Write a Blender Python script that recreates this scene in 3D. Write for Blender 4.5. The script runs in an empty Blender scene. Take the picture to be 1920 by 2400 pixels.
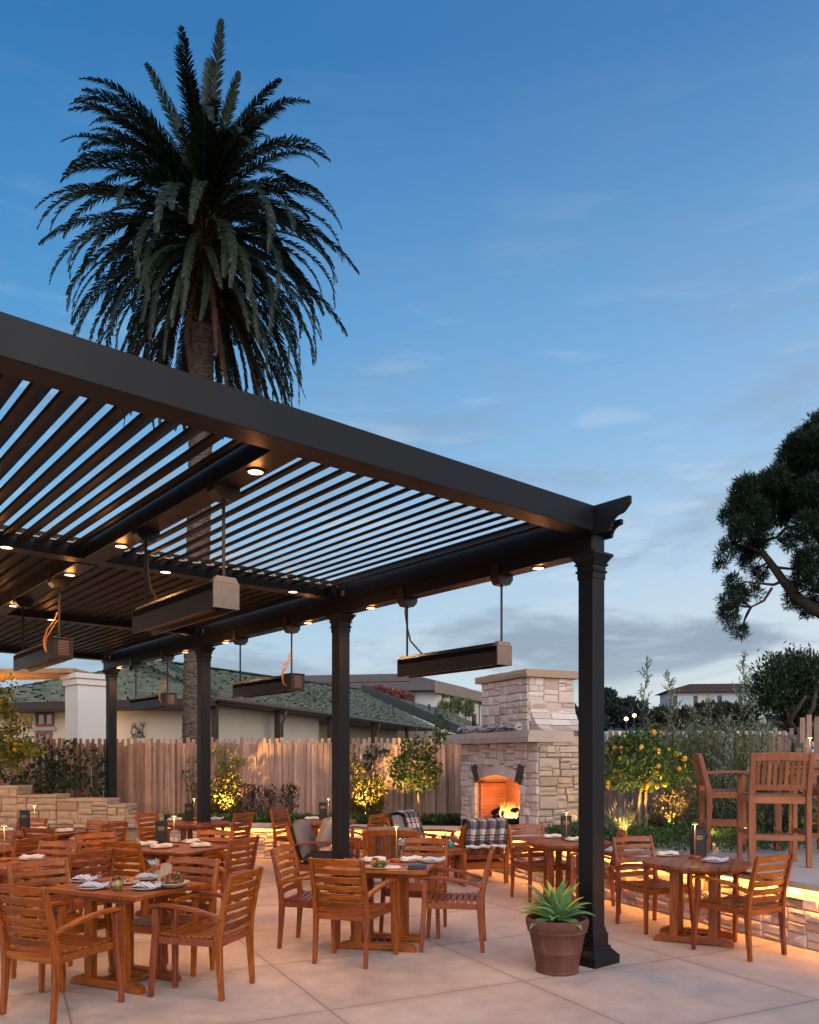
import bpy, bmesh, math, random
from mathutils import Vector, Matrix, noise
R = math.radians
rnd = random.Random(11)
scene = bpy.context.scene
col = scene.collection

# ------------------------------------------------------------------ camera
CAM_H, FPX, CX, HZ = 1.70, 1882.0, 960.0, 1779.0      # eye height; focal length, centre and horizon of the 1920x2400 photograph
cd = bpy.data.cameras.new('camera')
cd.sensor_fit = 'HORIZONTAL'; cd.sensor_width = 36.0
cd.lens = 36.0 * FPX / 1920.0
cd.shift_y = (HZ - 1200.0) / 1920.0
cd.clip_start = 0.05; cd.clip_end = 3000.0
cam = bpy.data.objects.new('camera', cd); col.objects.link(cam)
cam.location = (0, 0, CAM_H); cam.rotation_euler = (R(90), 0, 0)
scene.camera = cam

# ------------------------------------------------------------------ world, sun, exposure
SUN_AZ = Vector((0.50, -0.87)).normalized()            # towards the (just set) sun, behind and to one side of the camera
SUN_EL = R(7)
w = bpy.data.worlds.new('World'); scene.world = w; w.use_nodes = True
nt = w.node_tree; nt.nodes.clear()
def N(t, **kw):
    n = nt.nodes.new(t)
    for k, v in kw.items(): setattr(n, k, v)
    return n
def L(a, b): nt.links.new(a, b)
def ramp(node, stops, interp='LINEAR'):
    cr = node.color_ramp; cr.interpolation = interp
    while len(cr.elements) > 1: cr.elements.remove(cr.elements[-1])
    for i, (p, c) in enumerate(stops):
        e = cr.elements[0] if i == 0 else cr.elements.new(p)
        e.position = p; e.color = (c[0], c[1], c[2], 1)
def M(op, a, b=None, clamp=False):
    n = nt.nodes.new('ShaderNodeMath'); n.operation = op; n.use_clamp = clamp
    for i, v in enumerate((a, b)):
        if v is None: continue
        if isinstance(v, (int, float)): n.inputs[i].default_value = v
        else: nt.links.new(v, n.inputs[i])
    return n.outputs[0]
def MIX(f, a, b, blend='MIX'):
    n = nt.nodes.new('ShaderNodeMix'); n.data_type = 'RGBA'; n.blend_type = blend
    if isinstance(f, (int, float)): n.inputs[0].default_value = f
    else: nt.links.new(f, n.inputs[0])
    for i, v in ((6, a), (7, b)):
        if isinstance(v, tuple): n.inputs[i].default_value = (v[0], v[1], v[2], 1)
        else: nt.links.new(v, n.inputs[i])
    return n.outputs[2]
tc = N('ShaderNodeTexCoord'); sep = N('ShaderNodeSeparateXYZ'); L(tc.outputs['Generated'], sep.inputs[0])
sx, sy, sz = sep.outputs
rl = N('ShaderNodeValToRGB'); rr_ = N('ShaderNodeValToRGB')
ramp(rl, [(0.0, (.52, .63, .70)), (.10, (.40, .58, .74)), (.22, (.27, .50, .74)), (.36, (.13, .385, .69)), (.50, (.062, .275, .59)), (.66, (.018, .165, .44)), (1, (.012, .10, .30))])
ramp(rr_, [(0.0, (.86, .85, .76)), (.08, (.74, .79, .80)), (.20, (.58, .71, .83)), (.34, (.36, .565, .81)), (.48, (.21, .43, .73)), (.66, (.080, .235, .51)), (1, (.02, .13, .36))])
L(sz, rl.inputs[0]); L(sz, rr_.inputs[0])
side = M('MULTIPLY_ADD', sx, 1.05); side.node.inputs[2].default_value = .42; side.node.use_clamp = True
base = MIX(side, rl.outputs[0], rr_.outputs[0])
# banks of dusk cloud, stretched along the horizon
mp = N('ShaderNodeMapping'); mp.inputs['Scale'].default_value = (1.5, 1.5, 5.6); mp.inputs['Rotation'].default_value = (0, R(7), 0); mp.inputs['Location'].default_value = (.35, .1, .22)
L(tc.outputs['Generated'], mp.inputs[0])
n1 = N('ShaderNodeTexNoise'); n1.inputs['Scale'].default_value = 2.1; n1.inputs['Detail'].default_value = 7; n1.inputs['Roughness'].default_value = .58; n1.inputs['Distortion'].default_value = .5
L(mp.outputs[0], n1.inputs['Vector'])
cl = N('ShaderNodeValToRGB'); ramp(cl, [(.45, (0, 0, 0)), (.64, (1, 1, 1))], 'EASE'); L(n1.outputs[0], cl.inputs[0])
lowz = N('ShaderNodeValToRGB'); ramp(lowz, [(0, (.25,) * 3), (.05, (.55,) * 3), (.13, (1,) * 3), (.24, (.9,) * 3), (.36, (.48,) * 3), (.52, (.12,) * 3), (.7, (0,) * 3)]); L(sz, lowz.inputs[0])
cm = M('MULTIPLY', cl.outputs[0], lowz.outputs[0])
cm = M('MULTIPLY', cm, .95)
mp2 = N('ShaderNodeMapping'); mp2.inputs['Scale'].default_value = (2.6, 2.6, 16.0); mp2.inputs['Rotation'].default_value = (0, R(-6), 0); L(tc.outputs['Generated'], mp2.inputs[0])
n2 = N('ShaderNodeTexNoise'); n2.inputs['Scale'].default_value = 2.4; n2.inputs['Detail'].default_value = 8; n2.inputs['Roughness'].default_value = .6; L(mp2.outputs[0], n2.inputs['Vector'])
cl2 = N('ShaderNodeValToRGB'); ramp(cl2, [(.52, (0, 0, 0)), (.70, (1, 1, 1))], 'EASE'); L(n2.outputs[0], cl2.inputs[0])
cm2 = M('MULTIPLY', M('MULTIPLY', cl2.outputs[0], lowz.outputs[0]), .42)
skyc = MIX(cm, base, (.27, .355, .47))
skyc = MIX(cm2, skyc, (.72, .80, .84))
# the after-glow of the sunset, behind the camera
gl = M('MULTIPLY_ADD', sy, -1.0); gl.node.inputs[2].default_value = -.02; gl.node.use_clamp = True
gz = N('ShaderNodeValToRGB'); ramp(gz, [(0, (1, 1, 1)), (.35, (.75,) * 3), (.75, (.12,) * 3), (1, (0,) * 3)]); L(sz, gz.inputs[0])
gf = M('MULTIPLY', M('POWER', gl, .6), gz.outputs[0], True)
skyc = MIX(gf, skyc, (2.25, 2.05, 1.98))
below = M('GREATER_THAN', 0.0, sz)
skyc = MIX(below, skyc, (.10, .10, .10))
bg = N('ShaderNodeBackground'); L(skyc, bg.inputs[0]); bg.inputs[1].default_value = 0.98
nish = N('ShaderNodeTexSky'); nish.sky_type = 'NISHITA'; nish.sun_disc = False
nish.sun_elevation = SUN_EL; nish.sun_rotation = math.atan2(SUN_AZ.x, SUN_AZ.y)
bgn = N('ShaderNodeBackground'); L(nish.outputs[0], bgn.inputs[0]); bgn.inputs[1].default_value = 0.012
add = N('ShaderNodeAddShader'); L(bg.outputs[0], add.inputs[0]); L(bgn.outputs[0], add.inputs[1])
wo = N('ShaderNodeOutputWorld'); L(add.outputs[0], wo.inputs[0])

sd = bpy.data.lights.new('sun', 'SUN'); sd.energy = 1.5; sd.angle = R(55); sd.color = (1.0, .91, .86)
so = bpy.data.objects.new('sun', sd); col.objects.link(so)
so.rotation_euler = Vector((SUN_AZ.x, SUN_AZ.y, .75)).to_track_quat('Z', 'Y').to_euler()
vs = scene.view_settings
vs.view_transform = 'Standard'; vs.look = 'None'; vs.exposure = 0.0; vs.gamma = 1.0; vs.use_curve_mapping = False
scene.cycles.use_denoising = True
scene.cycles.max_bounces = 6; scene.cycles.diffuse_bounces = 3; scene.cycles.glossy_bounces = 2; scene.cycles.transmission_bounces = 6
scene.cycles.sample_clamp_indirect = 4.0
scene.cycles.caustics_reflective = False; scene.cycles.caustics_refractive = False

# ------------------------------------------------------------------ helpers
def G(px, py, z=0.0):
    """photo pixel -> the point at height z that stands there"""
    Y = FPX * (CAM_H - z) / (py - HZ)
    return Vector(((px - CX) / FPX * Y, Y, z))
def D(px, py, Y):
    return Vector(((px - CX) / FPX * Y, Y, CAM_H + (HZ - py) / FPX * Y))

def tag(o, label=None, cat=None, group=None, kind=None):
    if label: o['label'] = label
    if cat: o['category'] = cat
    if group: o['group'] = group
    if kind: o['kind'] = kind
    return o
def empty(name, loc=(0, 0, 0), rz=0.0, label=None, cat=None, group=None):
    o = bpy.data.objects.new(name, None); col.objects.link(o)
    o.empty_display_size = .1
    o.location = loc; o.rotation_euler = (0, 0, rz)
    o['kind'] = 'thing'
    return tag(o, label, cat, group)
def dup(root, loc, rz, label=None, group=None):
    def cp(o, par):
        c = o.copy(); col.objects.link(c)
        if par is not None:
            c.parent = par; c.matrix_parent_inverse = o.matrix_parent_inverse.copy()
        for ch in list(o.children): cp(ch, c)
        return c
    r = cp(root, None); r.location = loc; r.rotation_euler = (0, 0, rz)
    if label: r['label'] = label
    if group: r['group'] = group
    return r
class Placer:
    """the first placing moves the object itself, later ones copy it with its parts"""
    def __init__(self, root): self.root, self.used = root, False
    def __call__(self, loc, rz, label, group=None):
        if not self.used:
            self.used = True; o = self.root; o.location = loc; o.rotation_euler = (0, 0, rz)
            tag(o, label, None, group); return o
        return dup(self.root, loc, rz, label, group)

class MB:
    def __init__(s): s.v, s.f, s.smooth = [], [], []
    def add(s, vs, fs, sm=False):
        o = len(s.v); s.v += [tuple(p) for p in vs]
        for f in fs: s.f.append(tuple(i + o for i in f)); s.smooth.append(sm)
        return s
    def hexa(s, p):     # 8 corners: bottom 0-3 ccw, top 4-7
        return s.add(p, [(3, 2, 1, 0), (4, 5, 6, 7), (0, 1, 5, 4), (1, 2, 6, 5), (2, 3, 7, 6), (3, 0, 4, 7)])
    def box(s, x0, x1, y0, y1, z0, z1, m=None):
        p = [Vector(q) for q in ((x0, y0, z0), (x1, y0, z0), (x1, y1, z0), (x0, y1, z0), (x0, y0, z1), (x1, y0, z1), (x1, y1, z1), (x0, y1, z1))]
        if m is not None: p = [m @ q for q in p]
        return s.hexa(p)
    def sweep(s, pts, side, wd, th, sm=False):
        """rectangular section: wd along `side`, th across it"""
        pts = [Vector(p) for p in pts]; side = Vector(side).normalized(); n = len(pts)
        W = wd if isinstance(wd, (list, tuple)) else [wd] * n
        T = th if isinstance(th, (list, tuple)) else [th] * n
        vs = []
        for i, p in enumerate(pts):
            t = (pts[min(i + 1, n - 1)] - pts[max(i - 1, 0)]).normalized()
            sd_ = (side - t * side.dot(t)).normalized(); nn = t.cross(sd_).normalized()
            a, b = sd_ * W[i] / 2, nn * T[i] / 2
            vs += [p - a - b, p + a - b, p + a + b, p - a + b]
        fs = [(3, 2, 1, 0), tuple(4 * (n - 1) + k for k in (0, 1, 2, 3))]
        for i in range(n - 1):
            for k in range(4):
                fs.append((4 * i + k, 4 * i + (k + 1) % 4, 4 * i + 4 + (k + 1) % 4, 4 * i + 4 + k))
        return s.add(vs, fs, sm)
    def tube(s, pts, r, n=8, caps=True, sm=True):
        pts = [Vector(p) for p in pts]; m = len(pts)
        rr = r if isinstance(r, (list, tuple)) else [r] * m
        up = Vector((0, 0, 1)); vs = []; prev = None
        for i, p in enumerate(pts):
            t = (pts[min(i + 1, m - 1)] - pts[max(i - 1, 0)]).normalized()
            if prev is None:
                a = t.cross(up)
                if a.length < 1e-3: a = t.cross(Vector((1, 0, 0)))
                a.normalize()
            else:
                a = (prev - t * prev.dot(t))
                a = a.normalized() if a.length > 1e-5 else t.cross(Vector((1, 0, 0))).normalized()
            prev = a; b = t.cross(a)
            for k in range(n):
                th = 2 * math.pi * k / n
                vs.append(p + (a * math.cos(th) + b * math.sin(th)) * rr[i])
        fs = []
        for i in range(m - 1):
            for k in range(n):
                fs.append((i * n + k, i * n + (k + 1) % n, (i + 1) * n + (k + 1) % n, (i + 1) * n + k))
        s.add(vs, fs, sm)
        if caps:
            o = len(s.v) - len(vs)
            s.f.append(tuple(o + k for k in reversed(range(n)))); s.smooth.append(False)
            s.f.append(tuple(o + (m - 1) * n + k for k in range(n))); s.smooth.append(False)
        return s
    def lathe(s, prof, n=24, c=(0, 0, 0), sm=True):
        vs = []; c = Vector(c)
        for (r, z) in prof:
            for k in range(n):
                a = 2 * math.pi * k / n; vs.append(c + Vector((r * math.cos(a), r * math.sin(a), z)))
        fs = []
        for i in range(len(prof) - 1):
            for k in range(n):
                fs.append((i * n + k, i * n + (k + 1) % n, (i + 1) * n + (k + 1) % n, (i + 1) * n + k))
        s.add(vs, fs, sm)
        o = len(s.v) - len(vs)
        if prof[0][0] > 1e-4: s.f.append(tuple(o + k for k in reversed(range(n)))); s.smooth.append(False)
        if prof[-1][0] > 1e-4: s.f.append(tuple(o + (len(prof) - 1) * n + k for k in range(n))); s.smooth.append(False)
        return s
    def prism(s, poly, fn0, fn1):
        """poly = 2-D outline; fn0/fn1 map (a,b) to the two end faces"""
        n = len(poly); vs = [fn0(*p) for p in poly] + [fn1(*p) for p in poly]
        fs = [tuple(reversed(range(n))), tuple(range(n, 2 * n))]
        for k in range(n): fs.append((k, (k + 1) % n, n + (k + 1) % n, n + k))
        return s.add(vs, fs)
    def leaf(s, p, d, nrm, ln, wd, fold=.25):
        d = d.normalized(); sd_ = d.cross(nrm)
        if sd_.length < 1e-4: sd_ = d.cross(Vector((.3, .5, .8)))
        sd_.normalize(); up = sd_.cross(d)
        o = len(s.v); m = p + d * ln * .45
        s.v += [tuple(p), tuple(m + sd_ * wd / 2 + up * wd * fold), tuple(p + d * ln), tuple(m - sd_ * wd / 2 + up * wd * fold)]
        s.f += [(o, o + 1, o + 2), (o, o + 2, o + 3)]; s.smooth += [False, False]
    def build(s, name, mat, parent=None, bevel=0.0, loc=None, rz=None, fix=False):
        me = bpy.data.meshes.new(name); me.from_pydata(s.v, [], s.f)
        if s.smooth and any(s.smooth): me.polygons.foreach_set('use_smooth', s.smooth)
        if bevel > 0 or fix:
            bm = bmesh.new(); bm.from_mesh(me)
            if fix: bmesh.ops.recalc_face_normals(bm, faces=bm.faces)
            if bevel > 0:
                bmesh.ops.bevel(bm, geom=[e for e in bm.edges if len(e.link_faces) == 2 and e.calc_face_angle(0) > .5], offset=bevel, segments=1, affect='EDGES', clamp_overlap=True)
            bm.to_mesh(me); bm.free()
        me.materials.append(mat); me.update()
        o = bpy.data.objects.new(name, me); col.objects.link(o)
        if parent is not None: o.parent = parent
        if loc is not None: o.location = loc
        if rz is not None: o.rotation_euler = (0, 0, rz)
        if parent is None: o['kind'] = 'thing'
        return o

# ------------------------------------------------------------------ materials
MATS = {}
class Mat:
    def __init__(s, name):
        m = bpy.data.materials.new(name); m.use_nodes = True
        s.m, s.t = m, m.node_tree; s.b = s.t.nodes['Principled BSDF']; s.o = s.t.nodes['Material Output']; MATS[name] = m
    def n(s, t, **kw):
        x = s.t.nodes.new(t)
        for k, v in kw.items():
            if k in x.inputs.keys() if hasattr(x.inputs, 'keys') else False: x.inputs[k].default_value = v
            else: setattr(x, k, v)
        return x
    def l(s, a, b): s.t.links.new(a, b)
    def coord(s, scale=(1, 1, 1), which='Object', rot=(0, 0, 0)):
        c = s.t.nodes.new('ShaderNodeTexCoord'); m = s.t.nodes.new('ShaderNodeMapping')
        m.inputs['Scale'].default_value = scale; m.inputs['Rotation'].default_value = rot
        s.l(c.outputs[which], m.inputs[0]); return m.outputs[0]
    def noise(s, vec, scale=5, detail=4, rough=.55, dist=0):
        x = s.t.nodes.new('ShaderNodeTexNoise'); x.inputs['Scale'].default_value = scale; x.inputs['Detail'].default_value = detail
        x.inputs['Roughness'].default_value = rough; x.inputs['Distortion'].default_value = dist
        if vec is not None: s.l(vec, x.inputs['Vector'])
        return x.outputs['Fac'] if 'Fac' in x.outputs.keys() else x.outputs[0]
    def ramp(s, fac, stops, interp='LINEAR'):
        x = s.t.nodes.new('ShaderNodeValToRGB'); ramp(x, stops, interp); s.l(fac, x.inputs[0]); return x.outputs[0]
    def mix(s, f, a, b, blend='MIX'):
        x = s.t.nodes.new('ShaderNodeMix'); x.data_type = 'RGBA'; x.blend_type = blend
        if isinstance(f, (int, float)): x.inputs[0].default_value = f
        else: s.l(f, x.inputs[0])
        for i, v in ((6, a), (7, b)):
            if isinstance(v, tuple): x.inputs[i].default_value = (v[0], v[1], v[2], 1)
            else: s.l(v, x.inputs[i])
        return x.outputs[2]
    def math(s, op, a, b=None, clamp=False):
        x = s.t.nodes.new('ShaderNodeMath'); x.operation = op; x.use_clamp = clamp
        for i, v in enumerate((a, b)):
            if v is None: continue
            if isinstance(v, (int, float)): x.inputs[i].default_value = v
            else: s.l(v, x.inputs[i])
        return x.outputs[0]
    def island(s):
        g = s.t.nodes.new('ShaderNodeNewGeometry'); return g.outputs['Random Per Island']
    def objrand(s):
        g = s.t.nodes.new('ShaderNodeObjectInfo'); return g.outputs['Random']
    def color(s, c):
        if isinstance(c, tuple): s.b.inputs['Base Color'].default_value = (c[0], c[1], c[2], 1)
        else: s.l(c, s.b.inputs['Base Color'])
        return s
    def set(s, rough=.6, spec=.5, metal=0.0, **kw):
        s.b.inputs['Roughness'].default_value = rough; s.b.inputs['Specular IOR Level'].default_value = spec; s.b.inputs['Metallic'].default_value = metal
        for k, v in kw.items(): s.b.inputs[k.replace('_', ' ')].default_value = v
        return s
    def bump(s, h, strength=.3, dist=.01):
        x = s.t.nodes.new('ShaderNodeBump'); x.inputs['Strength'].default_value = strength; x.inputs['Distance'].default_value = dist
        s.l(h, x.inputs['Height']); s.l(x.outputs[0], s.b.inputs['Normal']); return s
    def hsv(s, c, h=None, sat=None, val=None):
        x = s.t.nodes.new('ShaderNodeHueSaturation'); s.l(c, x.inputs['Color'])
        for k, v in (('Hue', h), ('Saturation', sat), ('Value', val)):
            if v is None: continue
            if isinstance(v, (int, float)): x.inputs[k].default_value = v
            else: s.l(v, x.inputs[k])
        return x.outputs[0]
    def rng(s, f, lo, hi):
        x = s.t.nodes.new('ShaderNodeMapRange'); x.inputs[3].default_value = lo; x.inputs[4].default_value = hi; s.l(f, x.inputs[0]); return x.outputs[0]
def grain_scale(ax, a, b): return tuple(a if i == ax else b for i in range(3))
def wood(name, ax, dark, lightc, rough=.40, sc=1.0, lo=.68, hi=1.28, obj=True):
    k = Mat(name)
    v = k.coord(grain_scale(ax, 2.2 * sc, 26 * sc))
    f = k.noise(v, 1.6, 6, .6, 1.1)
    c = k.ramp(f, [(.28, dark), (.5, tuple((a + b) / 2 for a, b in zip(dark, lightc))), (.72, lightc)])
    blot = k.noise(k.coord((1, 1, 1)), 3.2, 3)
    c = k.mix(k.math('MULTIPLY', blot, .35), c, tuple(x * .62 for x in dark), 'MIX')
    worn = k.ramp(k.noise(k.coord((1, 1, 1)), 5.5, 5, .65), [(.54, (0, 0, 0)), (.70, (1, 1, 1))]); c = k.mix(k.math('MULTIPLY', worn, .17), c, (lightc[0] * .85, lightc[0] * .45, lightc[0] * .28))
    c = k.hsv(c, None, None, k.rng(k.island(), lo, hi))
    if obj: c = k.hsv(c, k.rng(k.objrand(), .490, .508), k.rng(k.objrand(), .97, 1.10), k.rng(k.objrand(), .76, 1.22))
    k.color(c).set(rough, .5).bump(f, .25, .004)
    return k.m
TD, TL_ = (.078, .0175, .0036), (.38, .100, .0190)
teak = [wood('teak_' + 'xyz'[i], i, TD, TL_) for i in range(3)]
teakbar = [wood('teak_weathered_' + 'xyz'[i], i, (.20, .066, .023), (.40, .155, .066), .55) for i in range(3)]
fence_wood = wood('fence_stakes', 2, (.28, .165, .125), (.56, .37, .29), .8, .8, .62, 1.2, False)

def metal(name, c, rough=.38, spec=.5):
    k = Mat(name); f = k.noise(k.coord((1, 1, 1)), 40, 4)
    k.color(k.ramp(f, [(.3, tuple(x * .85 for x in c)), (.7, c)])).set(rough, spec)
    k.l(k.rng(k.noise(k.coord((1, 1, 1)), 3, 3), rough - .07, rough + .12), k.b.inputs['Roughness']); return k.m
bronze = metal('bronze_powdercoat', (.0085, .0090, .0112), .43, .24)
bronze_in = metal('bronze_louvre', (.0060, .0042, .0036), .5, .22)
heater_metal = metal('heater_steel', (.020, .018, .018), .42, .3)
dark_metal = metal('black_metal', (.012, .012, .013), .35)
steel = metal('zinc_steel', (.42, .42, .42), .35)
copper = metal('copper_pipe', (.30, .135, .045), .5)

def plain(name, c, rough=.6, spec=.4, var=.15, sc=20, bump=0.0):
    k = Mat(name); f = k.noise(k.coord((1, 1, 1)), sc, 4)
    k.color(k.ramp(f, [(.3, tuple(x * (1 - var) for x in c)), (.7, tuple(min(1, x * (1 + var)) for x in c))])).set(rough, spec)
    if bump: k.bump(f, bump, .01)
    return k.m
def emit(name, c, strength):
    k = Mat(name); e = k.t.nodes.new('ShaderNodeEmission'); e.inputs[0].default_value = (c[0], c[1], c[2], 1); e.inputs[1].default_value = strength
    k.l(e.outputs[0], k.o.inputs[0]); return k.m
def leafmat(name, cols, rough=.5, trans=.25, lo=.6, hi=1.35):
    k = Mat(name); n_ = len(cols)
    c = k.ramp(k.island(), [(i / max(1, n_ - 1), q) for i, q in enumerate(cols)])
    c = k.hsv(c, None, None, k.rng(k.noise(k.coord((1, 1, 1)), 2.0, 2), lo, hi))
    k.color(c).set(rough, .35)
    if trans:
        t = k.t.nodes.new('ShaderNodeBsdfTranslucent'); k.l(c, t.inputs[0]); a = k.t.nodes.new('ShaderNodeMixShader'); a.inputs[0].default_value = trans
        k.l(k.b.outputs[0], a.inputs[1]); k.l(t.outputs[0], a.inputs[2]); k.l(a.outputs[0], k.o.inputs[0])
    return k.m
def glassmat(name, c=(1, 1, 1), rough=.0):
    k = Mat(name); t = k.t.nodes.new('ShaderNodeBsdfTransparent'); t.inputs[0].default_value = (c[0], c[1], c[2], 1); g = k.t.nodes.new('ShaderNodeBsdfGlossy'); g.inputs['Roughness'].default_value = .06
    lw = k.t.nodes.new('ShaderNodeLayerWeight'); lw.inputs[0].default_value = .35; mx = k.t.nodes.new('ShaderNodeMixShader'); k.l(k.math('MULTIPLY', k.math('ADD', lw.outputs['Facing'], .06), .75), mx.inputs[0]); k.l(t.outputs[0], mx.inputs[1]); k.l(g.outputs[0], mx.inputs[2]); k.l(mx.outputs[0], k.o.inputs[0]); return k.m

# stone: one tone per stone, mottled and pitted
def stonemat(name, cols, bump=.5):
    k = Mat(name); c = k.ramp(k.island(), [(i / (len(cols) - 1), q) for i, q in enumerate(cols)])
    v = k.coord((1, 1, 1)); f = k.noise(v, 9, 8, .65); f2 = k.noise(v, 55, 5, .7)
    c = k.mix(k.math('MULTIPLY', f, .28), c, (.38, .28, .21)); c = k.hsv(c, None, None, k.rng(f2, .72, 1.25))
    k.color(c).set(.9, .25).bump(k.math('ADD', f, k.math('MULTIPLY', f2, .35)), bump, .02); return k.m
S_LIGHT = stonemat('pale_limestone', [(.76, .65, .61), (.70, .59, .54), (.82, .73, .69), (.68, .55, .47), (.76, .64, .59), (.60, .46, .37), (.80, .70, .66), (.44, .32, .25), (.74, .65, .61)])
S_TAN = stonemat('tan_limestone', [(.54, .42, .32), (.48, .36, .26), (.58, .47, .38), (.44, .33, .23), (.52, .42, .34), (.38, .27, .185), (.56, .45, .36)], .7)
S_SLAB = stonemat('stone_slab', [(.50, .42, .36), (.47, .39, .33)], .8)
mortar = plain('mortar', (.40, .32, .26), .95, .1, .2, 30)
cap_conc = plain('cap_concrete', (.47, .42, .385), .85, .2, .12, 9, .15)
soilm = plain('planting_soil', (.035, .024, .017), 1.0, .1, .4, 12, .6)

def concrete():
    k = Mat('patio_concrete'); v = k.coord((1, 1, 1))
    f = k.noise(v, .9, 7, .62, .4); f2 = k.noise(v, 5, 6, .65); f3 = k.noise(v, 70, 4, .6)
    c = k.ramp(f, [(.26, (.41, .325, .285)), (.5, (.50, .405, .36)), (.74, (.59, .49, .44))])
    c = k.hsv(c, None, None, k.rng(f2, .68, 1.27)); c = k.hsv(c, None, None, k.rng(f3, .88, 1.11))
    st = k.ramp(k.noise(v, 1.7, 5, .7, .8), [(.60, (0, 0, 0)), (.74, (1, 1, 1))]); c = k.mix(k.math('MULTIPLY', st, .34), c, (.27, .18, .14)); st2 = k.ramp(k.noise(k.coord((1, 2.6, 1), rot=(0, 0, R(20))), 2.6, 6, .75, 1.2), [(.57, (0, 0, 0)), (.68, (1, 1, 1))]); c = k.mix(k.math('MULTIPLY', st2, .40), c, (.62, .51, .455))
    # tooled joints between the slabs: two sets of lines square to each other
    g = k.coord((1, 1, 1), rot=(0, 0, R(-26.7))); sp = k.t.nodes.new('ShaderNodeSeparateXYZ'); k.l(g, sp.inputs[0])
    ds = []
    for o_, off, pitch in ((sp.outputs[0], .378, 1.58), (sp.outputs[1], 5.10, 1.33)):
        m_ = k.math('ABSOLUTE', k.math('SUBTRACT', k.math('FRACT', k.math('DIVIDE', k.math('ADD', o_, 100 * pitch - off + pitch / 2), pitch)), .5))
        ds.append(k.math('MULTIPLY', m_, pitch))
    d_ = k.math('MINIMUM', ds[0], ds[1])
    wob = k.math('MULTIPLY', k.math('SUBTRACT', k.noise(v, 6, 3), .5), .006); d_ = k.math('ADD', d_, wob)
    j = k.ramp(d_, [(.0035, (1, 1, 1)), (.010, (0, 0, 0))]); c = k.mix(k.math('MULTIPLY', j, .58), c, (.11, .07, .05))
    edge = k.ramp(d_, [(.01, (1, 1, 1)), (.09, (0, 0, 0))]); c = k.mix(k.math('MULTIPLY', edge, .16), c, (.20, .13, .10))
    k.color(c).set(.62, .35); k.l(k.rng(f2, .5, .75), k.b.inputs['Roughness'])
    k.bump(k.math('SUBTRACT', k.math('MULTIPLY', f3, .25), j), .35, .006); return k.m

def text_mesh(name, fc, parent):
    tmp = bpy.data.objects.new('tmp_text', fc); col.objects.link(tmp); bpy.context.view_layer.update()
    me = bpy.data.meshes.new_from_object(tmp.evaluated_get(bpy.context.evaluated_depsgraph_get())); bpy.data.objects.remove(tmp)
    o = bpy.data.objects.new(name, me); col.objects.link(o); o.parent = parent; return o
# ================================================================== GROUND AND STRUCTURE
conc = concrete()
gm = plain('far_ground', (.06, .06, .045), 1, .1, .3, .2)
m_ = MB(); m_.add([(-600, -60, -.03), (600, -60, -.03), (600, 1500, -.03), (-600, 1500, -.03)], [(0, 1, 2, 3)])
m_.build('ground', gm)['kind'] = 'structure'
m_ = MB(); m_.add([(-14, -4, 0), (9, -4, 0), (9, 15.0, 0), (-14, 15.0, 0)], [(0, 1, 2, 3)])
m_.build('patio', conc)['kind'] = 'structure'

# ---------------------------------------------------------------- stonework: random ashlar made of real stones
def split_rect(x0, x1, z0, z1, mx, mz, rects, r):
    w_, h_ = x1 - x0, z1 - z0
    if h_ > mz * r.uniform(.75, 1.25) and (h_ > w_ * .75 or w_ < mx * .8):
        c = z0 + h_ * r.uniform(.36, .64); split_rect(x0, x1, z0, c, mx, mz, rects, r); split_rect(x0, x1, c, z1, mx, mz, rects, r)
    elif w_ > mx * r.uniform(.6, 1.3):
        c = x0 + w_ * r.uniform(.34, .66); split_rect(x0, c, z0, z1, mx, mz, rects, r); split_rect(c, x1, z0, z1, mx, mz, rects, r)
    elif h_ > mz * r.uniform(.8, 1.5):
        c = z0 + h_ * r.uniform(.36, .64); split_rect(x0, x1, z0, c, mx, mz, rects, r); split_rect(x0, x1, c, z1, mx, mz, rects, r)
    else: rects.append((x0, x1, z0, z1))
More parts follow.
